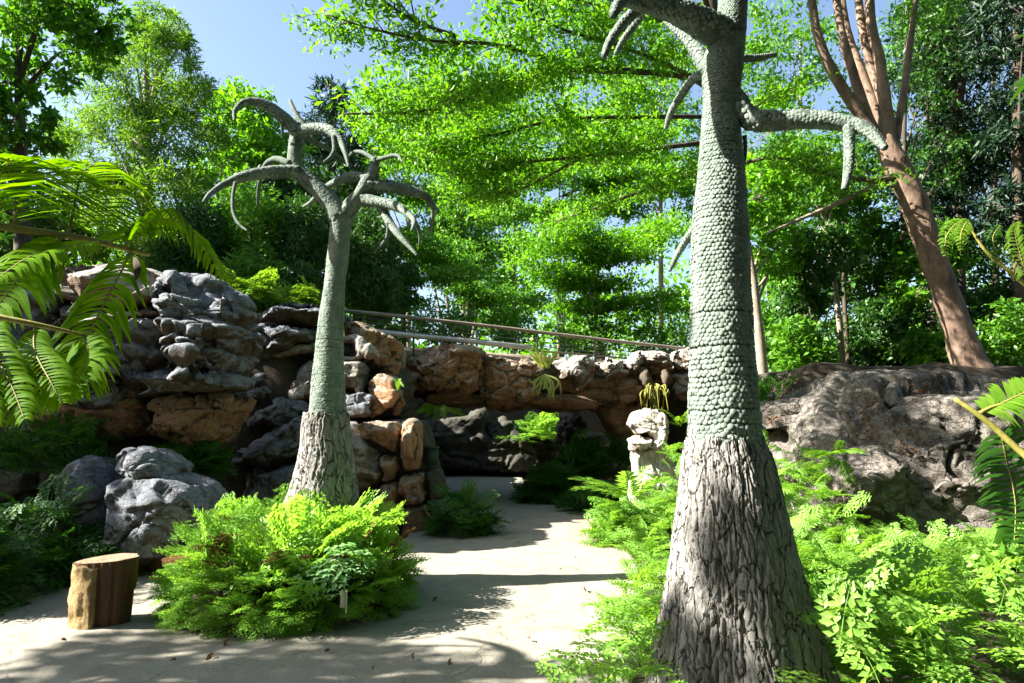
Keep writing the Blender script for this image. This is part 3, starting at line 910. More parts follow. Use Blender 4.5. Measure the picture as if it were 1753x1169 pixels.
# dark wall beyond the bridge
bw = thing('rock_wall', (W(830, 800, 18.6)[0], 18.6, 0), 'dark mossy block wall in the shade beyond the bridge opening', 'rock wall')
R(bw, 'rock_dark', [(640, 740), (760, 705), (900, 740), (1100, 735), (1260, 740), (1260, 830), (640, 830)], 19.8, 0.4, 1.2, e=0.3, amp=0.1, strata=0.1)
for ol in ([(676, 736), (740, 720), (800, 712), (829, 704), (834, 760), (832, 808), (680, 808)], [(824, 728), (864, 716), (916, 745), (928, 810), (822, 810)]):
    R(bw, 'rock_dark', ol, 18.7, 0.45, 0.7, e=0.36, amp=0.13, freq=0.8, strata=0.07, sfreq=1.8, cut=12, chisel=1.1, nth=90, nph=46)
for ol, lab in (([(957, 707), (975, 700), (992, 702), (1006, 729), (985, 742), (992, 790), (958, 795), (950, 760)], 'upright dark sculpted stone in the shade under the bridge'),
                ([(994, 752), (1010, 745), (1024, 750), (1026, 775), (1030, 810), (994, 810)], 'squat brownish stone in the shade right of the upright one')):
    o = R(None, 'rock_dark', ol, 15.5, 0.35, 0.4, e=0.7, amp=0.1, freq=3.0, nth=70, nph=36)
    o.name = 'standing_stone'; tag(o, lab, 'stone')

# white eroded stone at the right end of the bridge
sst_ = thing('scholar_stone', (W(1112, 830, 9.4)[0], 9.4, 0), 'white eroded stone with holes, standing among ferns beside the large trunk', 'stone')
R(sst_, 'rock_white', [(1073, 728), (1082, 708), (1106, 699), (1130, 703), (1142, 720), (1142, 744), (1126, 752), (1108, 738), (1090, 744)], 9.4, 0.3, 0.35, e=0.75, amp=0.06, freq=2.4, chisel=0.7)
R(sst_, 'rock_white', [(1122, 722), (1144, 730), (1146, 764), (1130, 776), (1112, 768), (1114, 746)], 9.38, 0.25, 0.3, e=0.75, amp=0.05, freq=2.4, chisel=0.7)
R(sst_, 'rock_white', [(1076, 748), (1096, 744), (1118, 750), (1122, 770), (1098, 776), (1078, 772)], 9.32, 0.25, 0.3, e=0.75, amp=0.05, freq=2.4, chisel=0.7)
R(sst_, 'rock_white', [(1084, 770), (1110, 764), (1146, 764), (1164, 800), (1172, 870), (1080, 870), (1082, 810)], 9.45, 0.3, 0.45, e=0.6, amp=0.06, freq=2.0, chisel=0.7)

# boulders on the right
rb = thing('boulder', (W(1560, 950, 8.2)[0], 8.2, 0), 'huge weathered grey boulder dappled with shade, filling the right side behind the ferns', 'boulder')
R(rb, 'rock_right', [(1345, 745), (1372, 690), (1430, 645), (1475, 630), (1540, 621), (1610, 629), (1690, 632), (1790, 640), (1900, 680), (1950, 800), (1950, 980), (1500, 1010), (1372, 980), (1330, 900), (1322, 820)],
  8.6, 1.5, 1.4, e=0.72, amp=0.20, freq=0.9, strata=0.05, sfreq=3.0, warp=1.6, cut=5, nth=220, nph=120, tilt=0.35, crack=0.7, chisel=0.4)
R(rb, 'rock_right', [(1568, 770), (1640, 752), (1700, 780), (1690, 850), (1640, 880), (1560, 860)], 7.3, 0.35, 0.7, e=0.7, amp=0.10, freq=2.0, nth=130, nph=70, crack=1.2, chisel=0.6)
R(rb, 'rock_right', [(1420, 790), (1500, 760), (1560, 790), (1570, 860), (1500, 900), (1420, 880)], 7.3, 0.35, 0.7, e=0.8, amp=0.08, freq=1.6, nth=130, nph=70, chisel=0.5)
rb2 = thing('boulder', (W(1340, 800, 9.0)[0], 9.0, 0), 'pale flat-topped rock with an ochre hollow just right of the large trunk', 'boulder')
R(rb2, 'rock_right', [(1270, 700), (1312, 684), (1360, 682), (1410, 684), (1440, 700), (1400, 725), (1340, 738), (1270, 738)], 9.1, 0.5, 0.8, e=0.6, amp=0.06)
o = R(rb2, 'rock_ochre', [(1280, 736), (1340, 732), (1394, 736), (1390, 775), (1340, 790), (1280, 790)], 9.3, 0.2, 0.6, e=0.5, amp=0.04)
R(rb2, 'rock_right', [(1280, 790), (1340, 780), (1400, 770), (1400, 900), (1280, 900)], 9.0, 0.4, 0.6, e=0.6, amp=0.06)
for k, (px, py, w) in enumerate(((1322, 678, 9), (1345, 680, 7), (1420, 676, 8))):
    o = R(None, 'rock_right', [(px - w, py), (px, py - w * .8), (px + w, py), (px, py + w * .8)], 9.5, 0.06, 0.06, e=0.9, amp=0.02, nth=32, nph=18)
    o.name = 'stone'
    tag(o, ['small stone on the flat-topped rock, nearest the large trunk', 'smallest of the small stones on the flat-topped rock', 'small stone at the dark edge of the huge boulder'][k], 'stone')

# ------------------------------------------------------------------ the two sculpted scale trees
SCALE_V = []
def scale_template():
    a = np.arange(6) / 6 * 2 * math.pi + math.pi / 6
    rim_ = np.stack([np.cos(a) * 0.60, np.sin(a) * 0.60, np.full(6, -0.05)], -1)
    mid_ = np.stack([np.cos(a) * 0.53, np.sin(a) * 0.52 - 0.02, np.full(6, 0.06) - 0.055 * np.sin(a)], -1)
    top_ = np.array([[0, -0.08, 0.088]])
    i = np.arange(6)
    q = np.concatenate([np.stack([i, (i + 1) % 6, 6 + (i + 1) % 6], -1), np.stack([i, 6 + (i + 1) % 6, 6 + i], -1), np.stack([6 + i, 6 + (i + 1) % 6, np.full(6, 12)], -1)])
    return np.vstack([rim_, mid_, top_]), q
SCALE = scale_template()
SMALL_SCALE = (np.vstack([SCALE[0][:6] * [1, 1, 1.0], [[0, -0.08, 0.13]]]), np.array([[k, (k + 1) % 6, 6] for k in range(6)]))

def scaled_skin(pts, rad, nth, r=rs):
    """positions, frames and sizes of hexagonal scales laid over a tube"""
    P4 = smooth_path(np.hstack([np.asarray(pts, float), np.asarray(rad, float)[:, None]]), 400)
    P, Rr = P4[:, :3], P4[:, 3]
    s = np.concatenate([[0], np.cumsum(np.linalg.norm(np.diff(P, axis=0), axis=1))])
    T = unit(np.gradient(P, axis=0))
    pos, mats, size = [], [], []
    cur, row = 0.0, 0
    N0 = np.cross([0.0, 1.0, 0.1], T[0]); N0 /= np.linalg.norm(N0)
    while cur < s[-1]:
        k = np.searchsorted(s, cur)
        k = min(k, len(P) - 1)
        w = 2 * math.pi * Rr[k] / nth
        N = N0 - T[k] * np.dot(N0, T[k]); N /= np.linalg.norm(N)
        Bn = np.cross(T[k], N)
        th = (np.arange(nth) + 0.5 * (row % 2)) / nth * 2 * math.pi + r.normal(size=nth) * 0.05 * 2 * math.pi / nth
        nrm = np.cos(th)[:, None] * N + np.sin(th)[:, None] * Bn
        lift = (r.normal(size=nth) * 0.05 + 0.35 * perlin(np.stack([np.cos(th) * 1.6, np.sin(th) * 1.6, np.full(nth, cur * 4.0)], -1))) * w
        pos.append(P[k] + nrm * (Rr[k] + lift)[:, None] + T[k] * ((r.normal(size=nth) * 0.07 + 0.6 * perlin(np.stack([np.cos(th) * 1.1, np.sin(th) * 1.1, np.full(nth, cur * 1.2)], -1))) * w)[:, None])
        yy = np.tile(T[k], (nth, 1)) + r.normal(size=(nth, 3)) * 0.08
        mats.append(frames(yy, nrm + r.normal(size=(nth, 3)) * 0.07))
        size.append(w * r.uniform(0.84, 1.12, nth))
        cur += w * 0.86
        row += 1
    return np.concatenate(pos), np.concatenate(mats), np.concatenate(size)

def bark_skirt(rows, Y, ztop_rag=0.03, nth=220, nz=150, ridge=0.03, wob=None):
    """flared, vertically fissured bark foot. rows: (py, left px, right px) from the top down"""
    rows = np.array(rows, float)
    cs = [(W((l + r_) / 2, y, Y), M((r_ - l) / 2, Y)) for y, l, r_ in rows]
    P = np.array([c for c, _ in cs]); Rr = np.array([q for _, q in cs])
    P4 = smooth_path(np.hstack([P, Rr[:, None]]), nz)
    th = np.arange(nth) / nth * 2 * math.pi
    Z = P4[:, 2]
    Rg = P4[:, 3]
    V = np.zeros((nz, nth, 3))
    flare = np.clip((Z[0] - Z) / (Z[0] - Z[-1]), 0, 1)
    lobes = 1 + 0.10 * (flare ** 2)[:, None] * np.cos(5 * th + 0.6)[None] + 0.05 * (flare ** 2)[:, None] * np.cos(9 * th + 2.0)[None]
    q = np.stack([np.broadcast_to(np.cos(th)[None], (nz, nth)), np.broadcast_to(np.sin(th)[None], (nz, nth)), np.broadcast_to(Z[:, None], (nz, nth))], -1).reshape(-1, 3)
    sc = np.array([7.0, 7.0, 1.5])
    sc = np.array([8.0, 8.0, 2.1])
    wq = q * sc + 0.6 * np.stack([fbm(q * 3.0, 2)] * 3, -1)
    f1 = abs(perlin(wq + 4.0))
    f2 = abs(perlin(wq * np.array([2.1, 2.1, 3.4]) + 9.0))
    f3 = fbm(q * np.array([14, 14, 14.0]), 3)
    wv_, we_ = worley(q * np.array([6.5, 6.5, 4.2]) + 0.4 * np.stack([fbm(q * 4.0 + 2, 2)] * 3, -1), 5)
    wv2, we2 = worley(q * np.array([11, 11, 12.0]) + 0.4 * np.stack([fbm(q * 6.0 + 2, 2)] * 3, -1), 8)
    D = -ridge * 1.7 * np.exp(-(f1 / 0.055) ** 2) - ridge * 0.4 * np.exp(-(f2 / 0.06) ** 2) + ridge * 0.3 * f3
    D = D + ridge * 0.22 * wv_ - ridge * 0.9 * np.exp(-(we_ / 0.06) ** 2) + ridge * 0.12 * wv2 - ridge * 0.3 * np.exp(-(we2 / 0.08) ** 2)
    D = D + ridge * 0.45 * fbm(q * np.array([3, 3, 0.8]), 3)
    D = D.reshape(nz, nth)
    rad = Rg[:, None] * lobes * (1 + D / 0.3)
    V[..., 0] = P4[:, 0][:, None] + rad * np.cos(th)
    V[..., 1] = P4[:, 1][:, None] + rad * np.sin(th)
    rag = ztop_rag * fbm(np.stack([np.cos(th) * 4, np.sin(th) * 4, th * 0], -1), 3)
    V[..., 2] = Z[:, None] + rag[None] * (1 - flare)[:, None] ** 3
    V = V.reshape(-1, 3)
    i = np.arange(nz - 1)[:, None] * nth
    j = np.arange(nth)[None, :]
    a, b = i + j, i + (j + 1) % nth
    F = np.stack([a, a + nth, b + nth, b], -1).reshape(-1, 4)
    # close the lip inward
    inner = V[:nth] * 1.0
    c = inner.mean(0)
    lip = c + (inner - c) * 0.72 + np.array([0, 0, -0.015])
    V = np.vstack([V, lip])
    jj = np.arange(nth)
    n0 = nz * nth
    F2 = np.stack([jj, (jj + 1) % nth, n0 + (jj + 1) % nth, n0 + jj], -1)
    return V, np.vstack([F, F2])

def crop4(x, y):
    return 330 + x / 3.652, 140 + y / 3.652

def crop5(x, y):
    return 1000 + x / 2.328, y / 2.328

# -- smaller tree on the island bed
YL = 6.2
base = W(550, 905, YL); base[2] = 0.15
st = thing('scaly_tree', base, 'smaller grey-green sculpted scaly tree with curling bare branches, rising from the round fern bed', 'tree sculpture')
put('bark_foot', bark_skirt([(708, 521, 597), (731, 517, 598), (767, 515, 602), (803, 507, 607), (839, 497, 611), (875, 486, 616), (915, 474, 622), (950, 466, 628)], YL, 0.03, 180, 120, 0.016), MAT['cracked'], st)
rowsL = [(735, 524, 594), (703, 529, 592), (663, 534, 590), (624, 538, 588), (552, 545, 588), (480, 556, 591), (441, 560, 597), (400, 564, 600), (372, 566, 604)]
ptsL = [W((l + r_) / 2, y, YL) for y, l, r_ in rowsL]
radL = [M((r_ - l) / 2, YL) for y, l, r_ in rowsL]
put('trunk', tube(ptsL, np.array(radL) * 0.94, n=60, seg=40), MAT['skin'], st)
LB = [  # (points in the detail crop, widths, depth shift at tip)
    ([(925, 860), (870, 765), (760, 650), (650, 545), (640, 420), (655, 300), (650, 225)], [150, 120, 105, 95, 88, 80, 40], 0.1),
    ([(650, 560), (480, 565), (330, 590), (200, 640), (110, 700), (65, 750)], [85, 80, 66, 46, 30, 14], -0.5),
    ([(265, 630), (250, 720), (255, 820), (290, 890), (340, 930)], [22, 22, 22, 18, 10], -0.2),
    ([(610, 510), (520, 482), (455, 520), (425, 600), (408, 700), (405, 770)], [45, 42, 34, 28, 24, 14], 0.7),
    ([(660, 320), (560, 220), (470, 150), (380, 122), (310, 132), (265, 180), (260, 240)], [85, 80, 66, 50, 38, 28, 16], -0.25),
    ([(700, 290), (640, 190), (608, 118)], [46, 34, 26], 0.15),
    ([(670, 310), (760, 290), (850, 302), (910, 350), (950, 430), (975, 530)], [75, 72, 64, 50, 34, 14], -0.4),
    ([(880, 340), (885, 420), (862, 470), (820, 502)], [30, 27, 24, 14], -0.1),
    ([(680, 320), (760, 378), (850, 420), (950, 495)], [44, 36, 30, 18], 0.6),
    ([(560, 240), (560, 300), (558, 352)], [20, 17, 12], 0.1),
    ([(930, 860), (1005, 758), (1060, 685), (1095, 620), (1130, 555), (1140, 478)], [130, 100, 88, 80, 66, 50], 0.0),
    ([(1090, 605), (1000, 590), (900, 625), (820, 670), (740, 750), (690, 780)], [60, 56, 48, 38, 26, 14], 0.6),
    ([(1130, 480), (1060, 440), (1000, 442), (968, 482)], [32, 28, 22, 12], 0.4),
    ([(1140, 495), (1220, 468), (1280, 460), (1312, 502)], [32, 28, 22, 12], -0.3),
    ([(1100, 650), (1240, 655), (1350, 682), (1450, 712), (1500, 785), (1495, 880), (1460, 970)], [88, 78, 66, 52, 34, 22, 12], 0.3),
    ([(1480, 745), (1510, 780), (1538, 812)], [30, 26, 18], -0.15),
    ([(1050, 735), (1170, 752), (1280, 782), (1350, 830), (1385, 870), (1368, 930)], [84, 70, 56, 40, 28, 12], -0.6),
    ([(1170, 760), (1230, 880), (1290, 960), (1400, 1080)], [60, 52, 40, 16], -0.3),
    ([(1225, 880), (1212, 980), (1130, 1070)], [30, 26, 12], 0.1),
    ([(1385, 860), (1420, 950), (1415, 1030)], [26, 22, 12], 0.2),
]
def px_branch(crop, pts, wid, dz, Y, k):
    n = len(pts)
    out = [W(*crop(x, y), Y + dz * (i / (n - 1)) ** 1.2) for i, (x, y) in enumerate(pts)]
    return out, [M(w / k / 2, Y) for w in wid]
def px_branch_from(crop, pts, wid, y0, y1, Y, k):
    n = len(pts)
    out = [W(*crop(x, y), Y + y0 + (y1 - y0) * (i / (n - 1))) for i, (x, y) in enumerate(pts)]
    return out, [M(w / k / 2, Y) for w in wid]
START = {2: -0.35, 7: -0.25, 9: -0.1, 15: 0.2, 18: -0.12, 19: -0.45}
sk = []
for k, (pts, wid, dz) in enumerate(LB):
    if k in START:
        p, r_ = px_branch_from(crop4, pts, wid, START[k], START[k] + dz, YL, 3.652)
    else:
        p, r_ = px_branch(crop4, pts, wid, dz, YL, 3.652)
    put('branch', tube(p, r_, n=34, seg=16, bump=0.10, bf=14), MAT['skin'], st)
    if max(wid) > 50:
        sk.append(scaled_skin(p, np.array(r_) * 0.985, max(10, int(2 * math.pi * max(r_) / 0.032))))
a, b, c = zip(scaled_skin(ptsL, radL, 36), *sk)
o = put('scales', scatter(SMALL_SCALE, np.concatenate(a), np.concatenate(b), np.concatenate(c)), MAT['scale'], st, smooth=True)
o['kind'] = 'stuff'

# -- large tree near the camera
YR = 3.45
base = W(1268, 1190, YR); base[2] = 0.0
bt = thing('scaly_tree', base, 'large grey-green sculpted scaly tree with a wide cracked foot among the right-hand ferns', 'tree sculpture')
put('bark_foot', bark_skirt([(752, 1174, 1303), (775, 1169, 1312), (795, 1167, 1321), (850, 1162, 1334), (916, 1154, 1350), (990, 1146, 1366), (1060, 1136, 1384), (1169, 1124, 1411), (1240, 1112, 1432)], YR, 0.035, 360, 240, 0.0125), MAT['cracked'], bt)
rowsR = [(800, 1178, 1305), (755, 1179, 1302), (720, 1181, 1300), (600, 1182, 1290), (500, 1183, 1284), (400, 1184, 1280), (300, 1194, 1276), (215, 1200, 1267), (172, 1203, 1265), (107, 1203, 1273), (43, 1222, 1279), (0, 1230, 1281), (-80, 1236, 1284), (-170, 1242, 1286)]
ptsR = [W((l + r_) / 2, y, YR) for y, l, r_ in rowsR]
radR = [M((r_ - l) / 2, YR) for y, l, r_ in rowsR]
put('trunk', tube(ptsR, np.array(radR) * 0.955, n=80, seg=64), MAT['skin'], bt)
RB = [
    ([(590, 150), (500, 110), (400, 55), (280, 20), (150, -20), (30, -60)], [130, 125, 105, 84, 72, 50], 0.0, -0.3),
    ([(260, 20), (200, 50), (140, 110), (100, 170), (78, 225)], [50, 46, 40, 34, 22], -0.1, -0.2),
    ([(230, 60), (185, 120), (150, 170), (125, 215)], [34, 30, 27, 18], 0.05, 0.15),
    ([(170, -20), (135, 20), (115, 62)], [52, 46, 30], -0.25, -0.35),
    ([(520, 330), (460, 220), (400, 140), (330, 80)], [80, 60, 52, 40], 0.1, 0.5),
    ([(480, 290), (430, 320), (380, 390), (345, 450), (325, 512)], [40, 36, 33, 28, 18], 0.1, 0.3),
    ([(470, 880), (425, 930), (380, 1000), (340, 1078)], [36, 32, 27, 16], 0.05, 0.1),
    ([(600, 232), (690, 230), (762, 218)], [34, 30, 20], 0.1, 0.3),
    ([(590, 400), (660, 470), (760, 482), (900, 476), (1040, 490), (1130, 520), (1200, 590)], [110, 88, 78, 70, 60, 48, 26], 0.0, -0.35),
    ([(1055, 500), (1058, 600), (1052, 680), (1035, 752)], [42, 38, 33, 18], -0.25, -0.3),
    ([(640, 540), (642, 600), (638, 665)], [18, 15, 9], 0.0, 0.05),
]
sk = []
for k, (pts, wid, y0, y1) in enumerate(RB):
    p, r_ = px_branch_from(crop5, pts, wid, y0, y1, YR, 2.328)
    put('branch', tube(p, r_, n=44, seg=22, bump=0.12, bf=22), MAT['skin'], bt)
    if max(wid) > 25:
        sk.append(scaled_skin(p, np.array(r_) * 0.985, max(10, int(2 * math.pi * max(r_) / 0.032))))
pos, mats, size = scaled_skin(ptsR, radR, 40)
px_, py_ = project(pos)
view = unit(EYE - pos)
face = (mats[:, :, 2] * view).sum(1) * size
vis = np.where((py_ > 0) & (py_ < 752), face, -1)
order = np.argsort(-vis)
first = np.zeros(len(pos), bool)
first[order[:300]] = True
off = origin_of(bt)
sm = mesh('scale', SCALE[0], SCALE[1], MAT['scale'], True)
for k in np.where(first)[0]:
    o = bpy.data.objects.new('scale', sm)
    COL.objects.link(o)
    o.parent = bt
    m4 = np.eye(4)
    m4[:3, :3] = mats[k] * size[k]
    m4[:3, 3] = pos[k] - off
    o.matrix_local = Matrix(m4.tolist())
back = (face <= 0) & ~first
front = (face > 0) & ~first
geos = [scatter(SCALE, pos[front], mats[front], size[front]), scatter(SMALL_SCALE, pos[back], mats[back], size[back])]
a, b, c = zip(*sk)
geos.append(scatter(SCALE, np.concatenate(a), np.concatenate(b), np.concatenate(c)))
o = put('scales', join(geos), MAT['scale'], bt, smooth=True)
o['kind'] = 'stuff'

# ------------------------------------------------------------------ trees
def limb(parent, pts, rad, mat, n=20, seg=8, bump=0.15, name='limb'):
    return put(name, tube(pts, rad, n=n, seg=seg, bump=bump, bf=5), MAT[mat], parent)

def tree(name, label, base, top, r0, cents, rads, nc, per, leaf, size, bark, lmat, group=None, tpl=LEAF, flat=0.55, crad=0.16, limbs=9, upb=0.75, droop=0.1, seed=1, lean=(0, 0), twigs=True, cat='tree', shell=0.4):
    """trunk, limbs reaching for the clumps, crown of many leaf clumps"""
    r = np.random.RandomState(seed)
    base = np.asarray(base, float); top = np.asarray(top, float)
    t = thing(name, base, label, cat, group)
    per, size = int(per * 0.75), size * 1.1
    mid_ = (base + top) / 2 + np.array([lean[0], lean[1], 0])
    put('trunk', tube([base + [0, 0, -0.3], base + [0, 0, 0.05], mid_, top], [r0 * 1.3, r0, r0 * 0.72, r0 * 0.25], n=30, seg=12, bump=0.15, bf=3), MAT[bark], t)
    cp, cr = [], []
    tot = sum(np.prod(q) ** (2 / 3) for q in rads)
    for c, q in zip(cents, rads):
        k = max(3, int(nc * np.prod(q) ** (2 / 3) / tot))
        pts = blob_points(c, q, k, r, shell)
        cp.append(pts)
        s = np.mean(q) * crad * r.uniform(0.6, 1.4, (k, 1))
        cr.append(np.hstack([s, s, s * flat]))
    cp, cr = np.concatenate(cp), np.concatenate(cr)
    pick = r.permutation(len(cp))
    for k in pick[:limbs]:
        f = np.clip((cp[k][2] - base[2]) / (top[2] - base[2] + 1e-6) - 0.25, 0.25, 0.95)
        a = (1 - f) ** 2 * base + 2 * f * (1 - f) * mid_ + f * f * top
        m_ = a * 0.45 + cp[k] * 0.55 + np.array([0, 0, 0.12 * np.linalg.norm(cp[k] - a)])
        limb(t, [a, m_, cp[k]], [r0 * 0.32, r0 * 0.18, r0 * 0.05], bark, n=14, seg=7)
    if twigs:
        tw = []
        hubs = cp[pick[:limbs]] if limbs else np.array([top])
        for k in pick[limbs:limbs + 60]:
            h = hubs[np.argmin(np.linalg.norm(hubs - cp[k], axis=1))]
            tw.append(tube([h, (h + cp[k]) / 2 + r.normal(size=3) * 0.1, cp[k]], [r0 * 0.06, r0 * 0.045, r0 * 0.02], n=7, seg=4))
        if tw:
            o = put('twigs', join(tw), MAT[bark], t)
            o['kind'] = 'stuff'
    o = put('crown', clumps(cp, cr, per, size, tpl, upb, droop, r=r), MAT[lmat], t, smooth=False)
    o['kind'] = 'stuff'
    return t

def gz(p):
    p = np.array(p, float)
    p[2] = float(hground(p[0], p[1])) - 0.05
    return p

def E(px, py, wx, hy, Y, dep=None):
    """ellipsoid: centre and radii from pixels"""
    return W(px, py, Y), np.array([M(wx, Y), dep if dep else M(wx, Y), M(hy, Y)])

def pxtree(name, label, bpx, Y, tpx, tpy, r0, ells, **kw):
    b = gz(W(bpx, 600, Y))
    tp = W(tpx, tpy, Y)
    cs, qs = zip(*[E(*e) for e in ells])
    return tree(name, label, b, tp, r0, cs, qs, **kw)

# big bushy tree left, beyond the cliff
pxtree('bushy_tree', 'large sunlit bushy tree with dense small leaves rising above the left cliff', 255, 14.0, 250, 60, 0.16,
       [(250, 130, 95, 110, 14.0), (180, 260, 85, 120, 13.6), (320, 230, 80, 130, 14.2), (250, 380, 120, 110, 13.5), (270, 60, 50, 55, 14)],
       nc=560, per=100, leaf=0, size=0.125, bark='palebark', lmat='l_mid', tpl=NARROW, crad=0.20, flat=0.8, limbs=12, upb=0.45, seed=21, shell=0.6)
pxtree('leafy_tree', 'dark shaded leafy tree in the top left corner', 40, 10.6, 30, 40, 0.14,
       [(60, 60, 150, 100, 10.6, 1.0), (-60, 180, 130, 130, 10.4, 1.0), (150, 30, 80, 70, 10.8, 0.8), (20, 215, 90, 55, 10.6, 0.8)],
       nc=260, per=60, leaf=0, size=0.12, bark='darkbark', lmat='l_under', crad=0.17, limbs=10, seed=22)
pxtree('leafy_tree', 'yellow-green tree behind the bushy tree, below the open sky', 425, 19.0, 425, 150, 0.15,
       [(420, 215, 65, 85, 19.0), (455, 300, 80, 100, 19.5), (395, 330, 70, 90, 19)],
       nc=330, per=60, leaf=0, size=0.16, bark='palebark', lmat='l_canopy', crad=0.22, limbs=8, seed=23)
pxtree('conifer', 'bluish conifer top poking up left of the bright canopy', 566, 24.0, 566, 135, 0.14,
       [(566, 165, 32, 38, 24.0), (566, 230, 60, 60, 24.0), (575, 320, 85, 80, 24)],
       nc=240, per=60, leaf=0, size=0.24, bark='darkbark', lmat='l_blue', tpl=NARROW, crad=0.25, limbs=6, seed=24)
# shrubs on top of the cliff
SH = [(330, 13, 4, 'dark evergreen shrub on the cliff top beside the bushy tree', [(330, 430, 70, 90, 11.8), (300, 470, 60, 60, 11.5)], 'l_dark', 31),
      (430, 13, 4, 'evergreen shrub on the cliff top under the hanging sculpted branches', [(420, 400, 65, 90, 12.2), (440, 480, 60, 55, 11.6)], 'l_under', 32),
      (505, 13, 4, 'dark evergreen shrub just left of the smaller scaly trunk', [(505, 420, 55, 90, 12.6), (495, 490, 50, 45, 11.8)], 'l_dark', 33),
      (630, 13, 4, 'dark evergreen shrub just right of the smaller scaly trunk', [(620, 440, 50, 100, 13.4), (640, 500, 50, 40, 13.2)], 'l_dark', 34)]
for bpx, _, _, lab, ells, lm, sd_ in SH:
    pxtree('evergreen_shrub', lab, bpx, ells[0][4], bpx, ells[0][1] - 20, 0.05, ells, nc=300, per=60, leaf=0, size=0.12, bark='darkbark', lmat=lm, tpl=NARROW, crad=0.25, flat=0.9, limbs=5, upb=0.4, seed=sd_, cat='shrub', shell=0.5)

# spreading canopy tree whose trunk stands behind the large sculpted trunk
ct = thing('canopy_tree', gz(W(1240, 600, 11.0)), 'bright spreading tree whose long thin boughs fan out from behind the large scaly trunk', 'tree')
r = np.random.RandomState(41)
cb = gz(W(1240, 600, 11.0))
put('trunk', tube([cb + [0, 0, -.3], W(1238, 450, 11.0), W(1232, 250, 10.8), W(1220, 60, 10.4), W(1210, -160, 10)], [0.2, 0.15, 0.13, 0.11, 0.07], n=40, seg=14, bump=0.12, bf=3), MAT['darkbark'], ct)
BOUGH = [  # (px, py, Y) along each bough
    ([(1225, 150, 10.7), (1175, 132, 10.0), (1080, 122, 9.0), (965, 120, 8.2), (850, 155, 7.6), (720, 190, 7.2), (590, 195, 7.0)], 0.06),
    ([(1225, 160, 10.7), (1180, 130, 9.8), (1130, 105, 9.2), (1050, 75, 8.6), (940, 40, 8.0), (860, -30, 7.6)], 0.05),
    ([(1220, 80, 10.4), (1120, 30, 9.6), (1010, 5, 8.8), (860, -40, 8.0)], 0.045),
    ([(1080, 122, 9.0), (960, 128, 8.6), (870, 170, 8.6), (800, 215, 8.6), (760, 265, 8.8)], 0.035),
    ([(965, 118, 8.2), (920, 95, 7.8), (840, 75, 7.4), (740, 70, 7.0), (640, 50, 6.8), (560, 25, 6.7)], 0.035),
    ([(1232, 240, 10.8), (1120, 255, 10.0), (1000, 268, 9.4), (880, 280, 9.0), (790, 300, 9.0)], 0.045),
    ([(1235, 280, 10.8), (1150, 310, 10.4), (1050, 345, 10.2), (950, 380, 10.2)], 0.04),
    ([(1220, 60, 10.4), (1300, -40, 10.0), (1400, -90, 9.8), (1480, -120, 9.8)], 0.045),
    ([(1232, 220, 10.8), (1300, 180, 10.9), (1370, 160, 11.4)], 0.04),
    ([(1235, 290, 10.8), (1330, 270, 10.4), (1420, 300, 10.2), (1500, 312, 10.2)], 0.035),
    ([(1225, 60, 10.4), (1180, -60, 9.4), (1060, -140, 8.4), (900, -170, 7.6)], 0.05),
    ([(1232, 200, 10.8), (1100, 200, 9.8), (960, 205, 9.2), (820, 235, 8.8), (690, 240, 8.6)], 0.04),
    ([(1000, 268, 9.4), (900, 320, 9.4), (820, 350, 9.6)], 0.025),
    ([(780, 62, 7.2), (700, 30, 6.9), (630, -20, 6.7), (580, -60, 6.6)], 0.025),
]
lp, ld = [], []
tw = []
for pts, rr in BOUGH:
    P = np.array([W(*p) for p in pts])
    limb(ct, P, np.linspace(rr, rr * 0.18, len(P)), 'darkbark', n=40, seg=8, bump=0.2)
    S = smooth_path(P, 60)
    Ls = np.linalg.norm(np.diff(S, axis=0), axis=1).sum()
    nside = int(Ls * 13)
    for k in range(nside):
        f = 0.22 + 0.78 * r.uniform()
        i = int(f * 58)
        a = S[i]
        tdir = unit(S[i + 1] - S[i])
        side = np.cross(tdir, [0, 0, 1.0]) * r.choice([-1, 1])
        d = unit(tdir * r.uniform(0.4, 0.9) + side * r.uniform(0.5, 1.2) + np.array([0, 0, r.uniform(-0.12, 0.22)]))
        ln = r.uniform(0.35, 1.05) * (1.15 - 0.5 * f)
        mid_ = a + d * ln * 0.5 + np.array([0, 0, 0.04])
        e_ = a + d * ln + np.array([0, 0, -0.06 * ln])
        tw.append(tube([a, mid_, e_], [0.009, 0.006, 0.003], n=6, seg=4))
        ncl = max(3, int(ln * 9))
        for q in range(ncl):
            u = (q + 0.8) / ncl
            p = a * (1 - u) ** 2 + 2 * u * (1 - u) * mid_ + u * u * e_
            lp.append(p + r.normal(size=3) * np.array([0.09, 0.09, 0.05]))
o = put('twigs', join(tw), MAT['twig'], ct); o['kind'] = 'stuff'
lp = np.array(lp)
o = put('crown', clumps(lp, np.array([0.17, 0.17, 0.09]), 14, 0.085, OBOV, 0.72, 0.0, r=r), MAT['l_canopy'], ct, smooth=False)
o['kind'] = 'stuff'
print('canopy clumps', len(lp))

